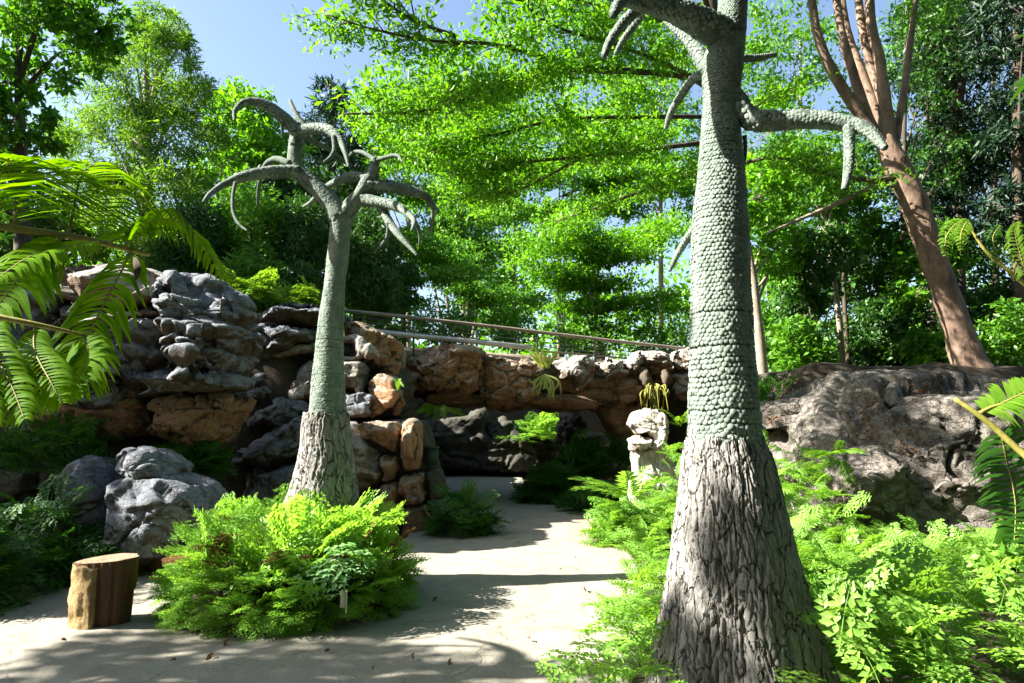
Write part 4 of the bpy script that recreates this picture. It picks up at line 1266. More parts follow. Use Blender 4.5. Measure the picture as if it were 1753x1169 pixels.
def layered(label, bpx, Y, tpy, r0, tiers, seed, name='spreading_tree', leaf=0.12, lmat='l_canopy', per=11, dens=1.0, bark='palebark', stems=3):
    """small tree with leaning stems and flat tiers of foliage: tiers are (px, py, half width px, depth m)"""
    r = np.random.RandomState(seed)
    b = gz(W(bpx, 600, Y))
    t = thing(name, b, label, 'tree', 'trees beyond the bridge')
    tp = W(bpx, tpy, Y)
    for k in range(stems):
        e_ = tp + r.normal(size=3) * np.array([0.7, 0.5, 0.3])
        limb(t, [b + [r.uniform(-.15, .15), 0, -.2], b * .5 + e_ * .5 + r.normal(size=3) * .15, e_], [r0, r0 * .7, r0 * .2], bark, n=16, seg=8, name='trunk')
    lp, tw = [], []
    for px, py, hw, dep in tiers:
        c = W(px, py, Y)
        w = M(hw, Y)
        a = b * 0.45 + tp * 0.55
        a[2] = min(max(b[2] + 0.5, c[2] - 0.4), tp[2])
        nb = max(3, int(w * 2.2))
        for k in range(nb):
            g = r.uniform(-1, 1, 2)
            e_ = c + np.array([g[0] * w, g[1] * dep, r.uniform(-0.15, 0.2) - 0.08 * abs(g[0]) * w])
            m_ = (a + e_) / 2 + np.array([0, 0, 0.15])
            tw.append(tube([a, m_, e_], [r0 * .28, r0 * .18, r0 * .05], n=10, seg=5))
            S = smooth_path([a, m_, e_], 24)[7:]
            for p in S:
                n_ = int(6 * dens)
                off_ = r.normal(size=(n_, 3)) * np.array([0.5, 0.5, 0.16]) * (w * 0.16 + 0.35)
                lp.append(p + off_)
    lp = np.concatenate(lp)
    o = put('boughs', join(tw), MAT['darkbark'], t); o['kind'] = 'stuff'
    o = put('crown', clumps(lp, np.array([0.24, 0.24, 0.09]), per, leaf, LEAF, 0.7, 0.0, r=r), MAT[lmat], t, smooth=False)
    o['kind'] = 'stuff'
    return t

pxtree('leafy_tree', 'dense dark tree behind the rock outcrop, right of the smaller scaly trunk', 610, 16.5, 610, 380, 0.1,
       [(610, 430, 70, 90, 16.5), (560, 470, 60, 70, 16.0), (660, 490, 60, 60, 16.5)], nc=260, per=60, leaf=0, size=0.14, bark='darkbark', lmat='l_dark', crad=0.25, limbs=8, seed=57)
pxtree('leafy_tree', 'dense dark tree behind the cliff cleft, left of the smaller scaly trunk', 470, 15.5, 470, 330, 0.1,
       [(470, 380, 75, 100, 15.5), (430, 460, 70, 70, 15.0), (530, 350, 60, 70, 15.5)], nc=260, per=60, leaf=0, size=0.14, bark='darkbark', lmat='l_dark', crad=0.25, limbs=8, seed=58)
layered('bright layered tree with fanning stems just beyond the bridge railing', 1040, 20.6, 440, 0.06,
        [(1000, 400, 130, 1.6), (930, 425, 110, 1.4), (1090, 440, 110, 1.5), (900, 465, 90, 1.4), (1020, 480, 130, 1.5), (1120, 510, 90, 1.3), (960, 520, 90, 1.3), (1060, 360, 120, 1.5), (1130, 400, 90, 1.5)], 51, dens=1.0)
layered('tall bright layered tree behind the smaller scaly tree branches', 800, 25.0, 300, 0.09,
        [(700, 260, 120, 2.0), (640, 330, 90, 2.0), (760, 320, 130, 2.0), (870, 290, 110, 2.0), (690, 400, 110, 2.0), (830, 370, 110, 2.0), (740, 450, 100, 1.8), (620, 430, 80, 1.8)], 52, leaf=0.16, dens=0.9)
layered('green layered tree rising behind the brightest tree in the middle', 960, 27.0, 280, 0.1,
        [(940, 300, 130, 2.2), (1040, 260, 130, 2.2), (1110, 320, 110, 2.2), (900, 350, 100, 2.0), (1000, 350, 120, 2.0), (1140, 230, 110, 2)], 53, leaf=0.17, dens=0.9)
layered('layered tree seen right of the large scaly trunk, above the boulder', 1345, 16.0, 330, 0.06,
        [(1340, 260, 80, 1.3), (1390, 330, 80, 1.3), (1330, 380, 70, 1.3), (1370, 430, 70, 1.2), (1330, 470, 60, 1.2)], 54, leaf=0.12, lmat='l_under', dens=0.8, bark='darkbark')
layered('dark layered tree with several upright stems behind the handrail', 690, 21.0, 430, 0.07,
        [(690, 420, 90, 1.5), (740, 470, 90, 1.4), (640, 470, 70, 1.4), (800, 440, 80, 1.5), (700, 520, 80, 1.2)], 55, leaf=0.13, lmat='l_under', stems=5, dens=0.8)
layered('dark layered tree over the far end of the path, between the bright trees', 790, 23.0, 440, 0.07,
        [(790, 350, 80, 1.5), (830, 420, 90, 1.5), (770, 490, 80, 1.4), (850, 510, 80, 1.2), (800, 300, 70, 1.4)], 56, leaf=0.14, lmat='l_under', stems=5, dens=0.8)

for k, (lab, bpx, Y, tpy, ells, lm, sz) in enumerate((
        ('tall pale green tree filling the view between the small scaly tree and the boughs', 700, 30.0, 120, [(690, 200, 90, 90, 30, 2.5), (780, 170, 90, 70, 30, 2.5), (640, 270, 70, 60, 30, 2.5), (860, 230, 90, 60, 30, 2.5)], 'l_canopy', 0.2),
        ('tall pale green tree directly left of the large scaly trunk, behind the layered trees', 1130, 31.0, 80, [(1120, 150, 90, 80, 31, 2.5), (1020, 170, 90, 70, 31, 2.5), (1170, 250, 60, 90, 31, 2.5), (1060, 260, 90, 70, 31, 2.5)], 'l_canopy', 0.2),
        ('tall dark tree far behind the middle of the handrail', 880, 33.0, 330, [(880, 400, 90, 80, 33, 2.5), (800, 470, 70, 60, 33, 2.5), (600, 380, 60, 70, 33, 2.5), (640, 490, 60, 60, 33, 2.5), (860, 520, 90, 50, 33, 2.5)], 'l_under', 0.2),
        ('tall green tree far behind the slender trunks of the right-hand wood', 1370, 28.0, 60, [(1350, 120, 90, 90, 28, 2.5), (1255, 70, 80, 110, 28, 2.5), (1290, 240, 60, 100, 28, 2.5), (1180, 330, 60, 90, 28, 2.5), (1400, 260, 90, 90, 28, 2.5), (1320, 330, 60, 90, 28, 2.5), (1480, 380, 90, 90, 28, 2.5)], 'l_under', 0.2),
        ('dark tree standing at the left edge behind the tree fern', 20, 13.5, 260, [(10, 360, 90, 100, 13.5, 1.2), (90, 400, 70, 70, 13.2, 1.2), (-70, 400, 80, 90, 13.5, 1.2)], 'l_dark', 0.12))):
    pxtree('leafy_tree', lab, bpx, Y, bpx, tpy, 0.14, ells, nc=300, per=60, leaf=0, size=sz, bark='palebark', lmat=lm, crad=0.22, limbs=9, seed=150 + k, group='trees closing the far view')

# leaning pink-barked tree, many-stemmed above
lt = thing('leaning_tree', gz(W(1660, 630, 10.6)), 'leaning pinkish-barked tree that splits into many stems, growing behind the huge boulder', 'tree')
yl = 10.6
def LP(l, dy=0.0):
    return [W(a, b, yl + dy * k / max(1, len(l) - 1)) for k, (a, b) in enumerate(l)]
put('trunk', tube(LP([(1668, 650), (1655, 610), (1632, 540), (1600, 450), (1565, 350), (1535, 285), (1512, 235)]), [M(k, yl) for k in (38, 26, 22, 21, 22, 22, 15)], n=60, seg=22, bump=0.14, bf=3.5), MAT['pinkbark'], lt)
for l, wds, dy in (([(1525, 262), (1470, 190), (1430, 130), (1400, 60), (1385, -40), (1375, -160)], (17, 15, 13, 11, 9, 7), -0.5),
                   ([(1530, 270), (1492, 215), (1462, 130), (1440, 50), (1425, -60)], (15, 13, 12, 10, 8), -0.2),
                   ([(1520, 240), (1505, 200), (1470, 110), (1448, 40), (1430, -100)], (14, 12, 11, 9, 7), 0.4),
                   ([(1525, 250), (1512, 180), (1485, 90), (1470, 0), (1462, -120)], (14, 12, 11, 10, 8), 0.2),
                   ([(1525, 245), (1518, 190), (1505, 100), (1490, 30), (1488, -100)], (15, 14, 13, 12, 10), 0.0),
                   ([(1530, 260), (1545, 170), (1560, 60), (1575, -60)], (10, 9, 8, 6), 0.5)):
    p = LP(l, dy)
    put('stem', tube(p, [M(k * 0.72, yl) for k in wds], n=30, seg=12, bump=0.14, bf=3.5), MAT['pinkbark'], lt)
put('side_branch', tube(LP([(1548, 300), (1500, 308), (1430, 300), (1390, 290)], -0.4), [M(k, yl) for k in (7, 5, 4, 2)], n=16, seg=8, bump=.15), MAT['darkbark'], lt)
put('side_branch', tube(LP([(1545, 318), (1500, 318), (1440, 345), (1370, 375), (1310, 400)], -0.4), [M(k, yl) for k in (6, 5, 4, 3, 1.5)], n=16, seg=8, bump=.15), MAT['palebark'], lt)
r = np.random.RandomState(61)
cp = np.concatenate([blob_points(*E(px, py, wx, hy, Y, 1.6), n, r, 0.3) for px, py, wx, hy, Y, n in ((1440, -190, 190, 100, 10.4, 190), (1560, -200, 150, 100, 10.8, 120), (1350, 20, 50, 60, 11.2, 30), (1560, 40, 40, 60, 11.4, 30))])
o = put('crown', clumps(cp, np.array([0.32, 0.32, 0.14]), 40, 0.10, OBOV, 0.7, r=r), MAT['l_under'], lt, smooth=False); o['kind'] = 'stuff'

# thin trunks of the right wood, each its own tree
THIN = [  # px base, base y, px top, top y, width px, Y, bark, label, crown ellipsoids
    (1306, 680, 1268, 340, 20, 12.0, 'palebark', 'straight rough-barked tree close behind the large scaly trunk', [(1290, 330, 70, 70, 12.0), (1320, 430, 55, 50, 12.5)]),
    (1403, 665, 1398, 480, 13, 13.0, 'palebark', 'short pale stem left of the thin crooked trunk behind the boulder', [(1400, 440, 60, 60, 13.0), (1370, 520, 45, 45, 13)]),
    (1444, 635, 1408, 340, 11, 13.5, 'palebark', 'thin crooked pale trunk rising behind the left end of the huge boulder', [(1400, 300, 70, 80, 13.5), (1450, 380, 50, 50, 13.8)]),
    (1453, 625, 1443, 340, 9, 14.5, 'darkbark', 'thin dark trunk close beside the thin crooked pale one', [(1470, 310, 80, 90, 14.5), (1480, 440, 50, 60, 14.5)]),
    (1507, 620, 1500, 480, 9, 15.5, 'darkbark', 'slender dark stem in the undergrowth left of the leaning tree', [(1505, 440, 60, 60, 15.5), (1520, 530, 40, 45, 15)]),
    (1548, 622, 1552, 0, 13, 14.5, 'darkbark', 'tall dark trunk running straight up just behind the leaning tree', [(1560, 120, 90, 110, 14.5), (1600, 280, 60, 80, 14.5), (1570, 400, 50, 60, 14.2)]),
    (1612, 620, 1604, 480, 14, 13.0, 'palebark', 'short whitish trunk tucked against the foot of the leaning tree', [(1590, 430, 60, 60, 13.6), (1560, 500, 40, 50, 13.8)]),
]
for k, (bx_, by, tx, ty, w, Y, bark, lab, ells) in enumerate(THIN):
    b = gz(W(bx_, by, Y))
    cs, qs = zip(*[E(*e) for e in ells])
    tp = W(tx, ty, Y)
    tree('slender_tree', lab, b, tp, M(w / 2, Y), cs, qs, nc=130, per=40, leaf=0, size=0.12, bark=bark, lmat=['l_canopy', 'l_dark', 'l_under', 'l_dark', 'l_dark', 'l_dark', 'l_under'][k], group='slender trees in the right-hand wood', crad=0.24, limbs=7, seed=70 + k, lean=(0.05 * (-1) ** k, 0))

# dark conifers top right
for k, (bpx, Y, tpy, ells, lab) in enumerate((
        (1640, 15.0, -150, [(1640, 60, 75, 120, 15), (1660, 240, 70, 90, 15), (1620, 380, 50, 80, 15)], 'dark feathery conifer right of the leaning tree stems'),
        (1740, 13.5, -200, [(1740, 40, 90, 140, 13.5), (1760, 230, 80, 90, 13.5), (1740, 370, 60, 60, 13.5)], 'dark feathery conifer filling the top right corner'),
        (1590, 18.5, -100, [(1590, 80, 70, 120, 18.5), (1600, 300, 60, 100, 18.5)], 'farther dark conifer glimpsed between the leaning stems and the right corner'),
        (1700, 20.0, 100, [(1700, 160, 110, 90, 20), (1700, 320, 110, 110, 20)], 'farthest dark conifer low between the two near ones at the right'))):
    pxtree('conifer', lab, bpx, Y, bpx, tpy, 0.13, ells, nc=170, per=70, leaf=0, size=0.2, bark='darkbark', lmat='l_blue', tpl=NARROW, crad=0.3, flat=0.35, limbs=10, seed=80 + k, upb=0.4, droop=0.35, group='dark conifers at the right', shell=0.2)

# undergrowth shrubs in the right wood
US = [(1330, 560, 55, 90, 14.0, 'l_under'), (1370, 600, 50, 60, 12.6, 'l_under'), (1430, 540, 60, 90, 15.5, 'l_dark'), (1490, 570, 55, 60, 14.5, 'l_dark'), (1550, 560, 50, 65, 14.0, 'l_dark'),
      (1590, 600, 40, 35, 12.6, 'l_under'), (1690, 560, 60, 80, 14.0, 'l_dark'), (1740, 580, 60, 70, 12.6, 'l_under'), (1720, 470, 70, 80, 15.5, 'l_dark'), (1650, 470, 60, 90, 16.5, 'l_dark'), (1480, 460, 70, 70, 17.0, 'l_dark'), (1390, 470, 60, 70, 17.0, 'l_dark')]
UL = ['leafy shrub directly right of the large scaly trunk', 'low leafy shrub over the flat-topped rock', 'dark shrub behind the thin crooked trunk', 'dark shrub between the slender stem and the thin dark trunk',
      'dark shrub left of the whitish trunk foot', 'low shrub against the whitish trunk', 'dark shrub right of the leaning trunk foot', 'bright leafy shrub at the right edge above the boulder', 'tall dark shrub at the right edge behind the bright one',
      'tall dark shrub behind the middle of the leaning trunk', 'dark shrub far back above the slender stem', 'second dark shrub far back, above the short pale stem']
for k, (px, py, wx, hy, Y, lm) in enumerate(US):
    pxtree('shrub', UL[k], px, Y, px, py - 20, 0.035, [(px, py, wx, hy, Y), (px + wx * .3, py + hy * .5, wx * .8, hy * .5, Y - .3)], nc=110, per=42, leaf=0, size=0.11, bark='darkbark', lmat=lm, crad=0.3, limbs=4, seed=100 + k, group='undergrowth shrubs in the right-hand wood', cat='shrub', twigs=False)

# shrubs beyond the bridge and far wood
for k, (px, py, wx, hy, Y, lm, lab) in enumerate(((640, 560, 60, 40, 20.4, 'l_dark', 'dark shrub behind the left end of the handrail'), (760, 560, 60, 35, 20.6, 'l_under', 'low shrub behind the pale lower bar of the railing'),
        (870, 560, 60, 40, 22, 'l_under', 'shrub behind the middle of the handrail'), (1000, 575, 60, 35, 20.5, 'l_under', 'shrub under the bright layered tree'), (1120, 570, 70, 40, 20.4, 'l_under', 'shrub behind the right end of the railing'))):
    pxtree('shrub', lab, px, Y, px, py - 10, 0.03, [(px, py, wx, hy, Y)], nc=80, per=42, leaf=0, size=0.13, bark='darkbark', lmat=lm, crad=0.3, limbs=3, seed=120 + k, group='shrubs beyond the bridge', cat='shrub', twigs=False)
r = np.random.RandomState(131)
n = 1100
ang = r.uniform(-1.05, 1.05, n)
dist = r.uniform(36, 55, n)
hh = 2.5 + (r.uniform(0, 1, n) ** 0.8) * (7.5 + 2.5 * np.sin(ang * 9) + 2.0 * np.sin(ang * 23 + 1))
cp = np.stack([np.sin(ang) * dist, np.cos(ang) * dist, hh], -1)
o = put('distant_wood', clumps(cp, np.array([1.5, 1.5, 0.8]), 36, 0.5, LEAF, 0.6, r=r), MAT['l_canopy'], smooth=False)
tag(o, 'distant green wood closing the view between the trunks', 'wood', kind='stuff')

# unseen leaf mass added behind, overhead and at right to dim the sky fill
r = np.random.RandomState(133)
n = 900
ang = np.radians(r.uniform(62, 238, n))
dist = r.uniform(9, 16, n)
hh = (r.uniform(0, 1, n) ** 0.8) * 13
cp = np.stack([np.sin(ang) * dist, np.cos(ang) * dist, hh], -1)
cp = np.vstack([cp, np.stack([r.uniform(-2, 14, 600), r.uniform(-12, 1.6, 600), r.uniform(5.5, 12, 600)], -1), np.stack([r.uniform(-14, -2, 500), r.uniform(-12, 0.0, 500), r.uniform(5.5, 12, 500)], -1), np.stack([r.uniform(7.4, 15, 450), r.uniform(1, 9, 450), r.uniform(6, 12, 450)], -1)])
o = put('unseen_wood', clumps(cp, np.array([1.1, 1.1, 0.9]), 20, 0.58, LEAF, 0.5, r=r), MAT['l_dark'], smooth=False)
tag(o, 'unseen dark wood added behind and above the viewpoint to cut the sky light', 'wood', kind='stuff')

# trees left of the frame that shade the cliff and dapple the path
tree('shade_tree', 'tall leafy tree left of the picture that shades the layered cliff', (-11.5, 6.7, 0), (-11.4, 6.8, 8), 0.2,
     [(-11.5, 7.0, 5.3), (-11.4, 4.9, 4.9), (-11.5, 8.6, 6.2)], [(1.4, 1.5, 2.1), (1.2, 1.0, 1.25), (1.3, 1.0, 2.0)],
     nc=620, per=60, leaf=0, size=0.2, bark='darkbark', lmat='l_dark', crad=0.24, limbs=10, seed=140, shell=0.1)
tree('shade_tree', 'thin-crowned tree left of the picture that dapples the near path', (-9.5, 2.4, 0), (-8.6, 2.5, 7.6), 0.13,
     [(-8.2, 3.15, 5.4), (-8.8, 3.6, 5.6), (-7.6, 2.75, 8.4)], [(1.6, 0.5, 0.5), (1.0, 0.6, 0.5), (0.4, 0.3, 0.25)],
     nc=170, per=22, leaf=0, size=0.12, bark='darkbark', lmat='l_under', crad=0.14, limbs=16, seed=141)
tree('shade_tree', 'unseen tufted tree added left of the picture to shade the foot of the large scaly tree', (-7.6, 1.2, 0), (-7.4, 1.9, 7.2), 0.1,
     [(-7.4, 2.02, 7.45), (-7.3, 2.18, 6.72)], [(0.3, 0.2, 0.2), (0.3, 0.2, 0.10)],
     nc=22, per=60, leaf=0, size=0.11, bark='darkbark', lmat='l_under', crad=0.4, flat=0.7, limbs=5, seed=142, shell=0.1)  # unseen leaf tufts, placed and shaped to throw shade on the large trunk's foot
# a third sculpted tree beside the path, just left of the picture: a turned copy of the smaller one
def copy_thing(o, loc, rz, label, s=1.0):
    c = o.copy()
    COL.objects.link(c)
    c.location = loc
    c.rotation_euler = (0, 0, rz)
    c.scale = (s, s, s)
    c['label'] = label
    for ch in o.children:
        d = ch.copy()
        COL.objects.link(d)
        d.parent = c
    return c
copy_thing(st, (-5.1, 3.4, 0.0), math.radians(200), 'third sculpted scaly tree standing by the path just left of the picture', 1.0)

# ------------------------------------------------------------------ island bed
IC = np.array([W(500, 1000, 5.6)[0], 5.62, 0.0])
IR = np.array([0.86, 0.86])
def mound_h(x, y):
    q = np.sqrt(((x - IC[0]) / IR[0]) ** 2 + ((y - IC[1]) / IR[1]) ** 2)
    return 0.40 * np.sqrt(np.clip(1 - q ** 2.2, 0, 1)) - 0.02
def build_island():
    t = np.arange(72) / 72 * 2 * math.pi
    rr = np.linspace(0, 1, 16)
    wob = 1 + 0.04 * np.sin(3 * t + 1) + 0.03 * np.sin(7 * t)
    X = IC[0] + IR[0] * rr[:, None] * (np.cos(t) * wob)[None]
    Y = IC[1] + IR[1] * rr[:, None] * (np.sin(t) * wob)[None]
    Z = mound_h(IC[0] + (X - IC[0]) / wob, IC[1] + (Y - IC[1]) / wob)
    q = np.stack([X, Y, Z], -1).reshape(-1, 3)
    q[:, 2] += 0.02 * fbm(q * 6, 3)
    n = 72
    i = np.arange(15)[:, None] * n
    j = np.arange(n)[None]
    a, b = i + j, i + (j + 1) % n
    o = put('soil_mound', (q, np.stack([a, b, b + n, a + n], -1).reshape(-1, 4)), MAT['soil'], base=(IC[0], IC[1], 0))
    tag(o, 'round mound of dark soil under the fern bed by the path', kind='structure')
build_island()

def rim_fronds():
    n = 230
    t = r.uniform(math.pi * 0.8, math.pi * 2.2, n)
    q = r.uniform(0.82, 0.98, n)
    pos = np.stack([IC[0] + IR[0] * q * np.cos(t), IC[1] + IR[1] * q * np.sin(t), r.uniform(0.04, 0.2, n)], -1)
    d = unit(np.stack([np.cos(t), np.sin(t), r.uniform(-0.35, 0.5, n)], -1) + r.normal(size=(n, 3)) * 0.3)
    return place_fronds(FV, pos, d, r.uniform(0.14, 0.26, n), r)
FV = [frond(1.0, 9, 0.36, 3, lsize=0.50, droop=d_, r=np.random.RandomState(i)) for i, d_ in enumerate((0.25, 0.4, 0.55, 0.35, 0.5))]
FVL = [frond(1.0, 9, 0.36, 2, lsize=0.58, droop=d_, r=np.random.RandomState(20 + i)) for i, d_ in enumerate((0.3, 0.45, 0.6))]
FVB = [frond(1.0, 7, 0.44, 2, lsize=0.62, droop=d_, r=np.random.RandomState(40 + i), lobed=True) for i, d_ in enumerate((0.25, 0.4, 0.5))]
r = np.random.RandomState(151)
def bed_fronds(n, px, py, h, cen, size, r, up=(0.35, 1.0), outw=0.9, var=FV):
    pos = np.stack([px, py, h], -1)
    rad = pos - np.asarray(cen)
    rad[:, 2] = 0
    d = unit(unit(rad) * outw * r.uniform(0.3, 1.0, (n, 1)) + r.normal(size=(n, 3)) * 0.45 * np.array([1, 1, 0.2]) + np.stack([np.zeros(n), np.zeros(n), r.uniform(*up, n)], -1))
    return place_fronds(var, pos, d, size, r)
n = 1050
base_x = W(550, 905, YL)[0]
q = np.sqrt(r.uniform(0, 1, n)) * 0.97
t = r.uniform(0, 2 * math.pi, n)
x, y = IC[0] + IR[0] * q * np.cos(t), IC[1] + IR[1] * q * np.sin(t)
g = bed_fronds(n, x, y, mound_h(x, y) + r.uniform(0.0, 0.34, n) * (1 - q * .6) * np.where((abs(x - base_x) < 0.22) & (y < 6.2), 0.3, 1.0), IC, np.where(r.uniform(size=n) < 0.12, 1.25, 0.85) * r.uniform(0.16, 0.34, n) * (1.15 - 0.3 * q), r, up=(0.1, 1.5))
# soft stems that stand higher around the trunk
n = 46
t = r.uniform(0, 2 * math.pi, n); q = np.sqrt(r.uniform(0.05, 0.8, n))
x, y = IC[0] + IR[0] * q * np.cos(t), IC[1] + IR[1] * q * np.sin(t)
tall = bed_fronds(n, x, y, mound_h(x, y) + 0.12, IC, r.uniform(0.38, 0.52, n), r, up=(0.8, 1.6), outw=0.7)
n = 60
t = r.uniform(0, 2 * math.pi, n); q = np.sqrt(r.uniform(0.2, 1.0, n))
x, y = IC[0] + IR[0] * q * np.cos(t), IC[1] + IR[1] * q * np.sin(t)
dry = bed_fronds(n, x, y, mound_h(x, y) + r.uniform(0.02, 0.25, n), IC, r.uniform(0.15, 0.3, n), r, up=(0.0, 1.2))
o = put('dry_fronds', dry, MAT['deadleaf'], smooth=False, base=IC)
tag(o, 'a few dry brown fronds among the light green ones of the round bed', 'ferns', kind='stuff')
o = put('fern_bed', join([g, rim_fronds(), tall]), MAT['l_bed'], smooth=False, base=IC)
tag(o, 'dense bed of feathery light green ferns round the smaller scaly tree', 'ferns', kind='stuff')

def bush(label, px, py, Y, w, h, n, size, mat, seed, group=None, var=FVL, cat='fern', name='fern_clump', zb=0.0):
    r = np.random.RandomState(seed)
    c = W(px, py, Y)
    c[2] = zb
    n, size = int(n * 0.72), size * 1.12
    rw, rh = M(w, Y), M(h, Y)
    g3 = unit(np.abs(r.normal(size=(n, 3))) * np.where(r.uniform(size=(n, 3)) < 0.5, -1, 1) * np.array([1, 1, 1]))
    g3[:, 2] = abs(g3[:, 2])
    s = r.uniform(0.55, 1, (n, 1))
    pos = c + g3 * s * np.array([rw, rw * 0.8, rh])
    d = unit(g3 * np.array([1, 1, 0.5]) + r.normal(size=(n, 3)) * 0.4 + np.array([0, 0, 0.25]))
    o = put(name, place_fronds(var, pos - d * size * 0.5, d, r.uniform(0.6, 1.2, n) * size, r), MAT[mat], smooth=False, base=c)
    tag(o, label, cat, group)
    return o

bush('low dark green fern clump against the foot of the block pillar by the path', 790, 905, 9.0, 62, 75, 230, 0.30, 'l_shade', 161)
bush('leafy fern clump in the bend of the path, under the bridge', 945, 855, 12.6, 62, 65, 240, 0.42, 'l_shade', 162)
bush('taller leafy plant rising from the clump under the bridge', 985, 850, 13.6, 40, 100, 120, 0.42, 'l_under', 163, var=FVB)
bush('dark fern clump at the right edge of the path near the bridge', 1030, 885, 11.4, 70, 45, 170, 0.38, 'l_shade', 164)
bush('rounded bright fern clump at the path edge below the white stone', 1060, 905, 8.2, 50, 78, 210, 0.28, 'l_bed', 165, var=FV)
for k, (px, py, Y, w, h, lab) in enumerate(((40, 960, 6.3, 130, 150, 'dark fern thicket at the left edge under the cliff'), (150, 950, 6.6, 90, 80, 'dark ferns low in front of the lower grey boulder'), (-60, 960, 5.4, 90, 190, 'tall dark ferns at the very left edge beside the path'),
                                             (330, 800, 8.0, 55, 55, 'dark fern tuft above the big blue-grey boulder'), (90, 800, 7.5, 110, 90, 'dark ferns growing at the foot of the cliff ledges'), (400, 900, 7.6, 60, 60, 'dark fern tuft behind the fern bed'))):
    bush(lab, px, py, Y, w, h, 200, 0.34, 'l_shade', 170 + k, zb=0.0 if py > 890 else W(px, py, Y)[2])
for k, (px, py, Y, w, h, lab) in enumerate(((425, 500, 10.2, 35, 30, 'bright fern tuft on the cliff top by the deep cleft'), (510, 515, 10.8, 45, 35, 'drooping fern on the rock shelf left of the smaller scaly trunk'))):
    bush(lab, px, py, Y, w, h, 60, 0.4, 'l_fern', 180 + k, zb=W(px, py, Y)[2])
bush('leafy bush glowing in the sun far under the bridge', 920, 752, 18.9, 62, 40, 150, 0.5, 'l_bed', 184, var=FVB, zb=W(920, 752, 18.9)[2])
bush('dark ferns on the bank under the right end of the bridge', 1045, 800, 13.2, 75, 70, 170, 0.45, 'l_shade', 185, zb=W(1045, 815, 13.2)[2])
bush('dark ferns on the bank between the white stone and the flat-topped rock', 1330, 690, 10.8, 120, 45, 200, 0.4, 'l_shade', 186, zb=W(1330, 690, 10.8)[2])

# right-hand bed
r = np.random.RandomState(191)
n = 2000
pxs = np.concatenate([r.uniform(1000, 1200, 850), r.uniform(1290, 1900, 1150)])
pY = np.concatenate([r.uniform(3.0, 8.6, 850), r.uniform(2.6, 7.2, 1150)])
xx = (pxs - 876.5) / FPX * pY
edge = np.interp(pY, [2.0, 2.9, 3.4, 4.3, 5.5, 7.0, 8.6], [0.30, 0.24, 0.33, 0.50, 0.92, 1.30, 1.55])
n0 = 850
xx[:n0] = edge[:n0] + r.uniform(0, 1, n0) ** 1.2 * (1.1 + 0.12 * pY[:n0])
bh = 0.04 + 0.14 * sst((pY - 4) / 3.5) + 0.42 * sst((pY - 5.0) / 2.8) * sst((xx - edge) / 0.5) * (np.arange(n) < n0)
hmax = np.where(np.arange(n) < n0, 0.45 * sst((xx - edge) / 0.5) + 0.08, np.clip(1.4 - 0.135 * pY - 0.30, 0.1, 0.6))
zz = bh + r.uniform(0.0, 1, n) * hmax
keep = (((xx - 1.15) ** 2 + (pY - 3.45) ** 2) > 0.40 ** 2) & ~((xx / pY > 0.225) & (xx / pY < 0.44) & (pY < 3.5))
d = unit(np.stack([r.normal(size=n) * 0.7 - 0.25, r.normal(size=n) * 0.7 - 0.35, r.uniform(0.15, 1.0, n)], -1))
pos = np.stack([xx, pY, zz], -1)
sz = r.uniform(0.14, 0.32, n)
far = pY > 4.6
o = put('fern_bed', place_fronds(FV, pos[keep & far], d[keep & far], sz[keep & far], r), MAT['l_bed'], smooth=False)
tag(o, 'feathery bright ferns along the right side of the path and below the boulder', 'ferns', kind='stuff')
o = put('fern_bed', place_fronds(FVB, pos[keep & ~far], d[keep & ~far], sz[keep & ~far] * 0.9, r), MAT['l_bed'], smooth=False)
tag(o, 'lush lobed-leaved ferns around the foot of the large scaly tree', 'ferns', kind='stuff')

bush('bright ferns crowding the foot of the white stone', 1112, 862, 8.3, 52, 88, 170, 0.27, 'l_bed', 187, var=FV)
# single plants that stand out
def frond_thing(name, label, base_px, dirs, sizes, mat, Y, var, cat='fern', seed=1, z=None, nup=None):
    r = np.random.RandomState(seed)
    b = W(*base_px, Y)
    t = thing(name, b, label, cat)
    for d_, s_ in zip(dirs, sizes):
        tpl = var[r.randint(len(var))]
        m_ = frames(np.array([d_], float), np.array([[0, 0, 1.0]]) + r.normal(size=(1, 3)) * 0.15)
        put('frond', scatter(tpl, b[None], m_, np.array([s_])), MAT[mat], t, smooth=False)
    return t
frond_thing('glaucous_fern', 'pale blue-green fern sprays at the front of the round fern bed', (590, 950), [(-0.35, -0.9, 0.1), (-0.1, -1, -0.25), (0.35, -0.8, 0.35), (0.0, -0.8, 0.6), (0.6, -0.8, 0.1)], [0.42, 0.38, 0.36, 0.3, 0.34], 'l_glauc', 5.05, FVB, seed=5)
BIGF = [frond(1.0, 16, 0.30, 1, droop=0.35, r=np.random.RandomState(90)), frond(1.0, 16, 0.32, 1, droop=0.5, r=np.random.RandomState(91))]
frond_thing('fern', 'arching fern with long feathery fronds below the white stone', (1080, 860), [(-0.8, -0.3, 0.45), (-0.6, -0.6, 0.7), (-0.9, 0.1, 0.65), (-0.2, -0.6, 0.9), (0.5, -0.4, 0.8), (0.2, 0.2, 1)], [0.75, 0.7, 0.75, 0.6, 0.6, 0.5], 'l_bed', 7.9, BIGF, seed=6)
frond_thing('fern', 'small fern tuft between the white stone and the large scaly trunk', (1165, 730), [(-0.5, -0.2, 0.8), (0.3, -0.4, 0.9), (-0.2, -0.8, 0.6), (0.5, 0, 0.7), (-0.7, -0.2, 0.4)], [0.4, 0.4, 0.38, 0.35, 0.3], 'l_fern', 9.6, BIGF, seed=7)
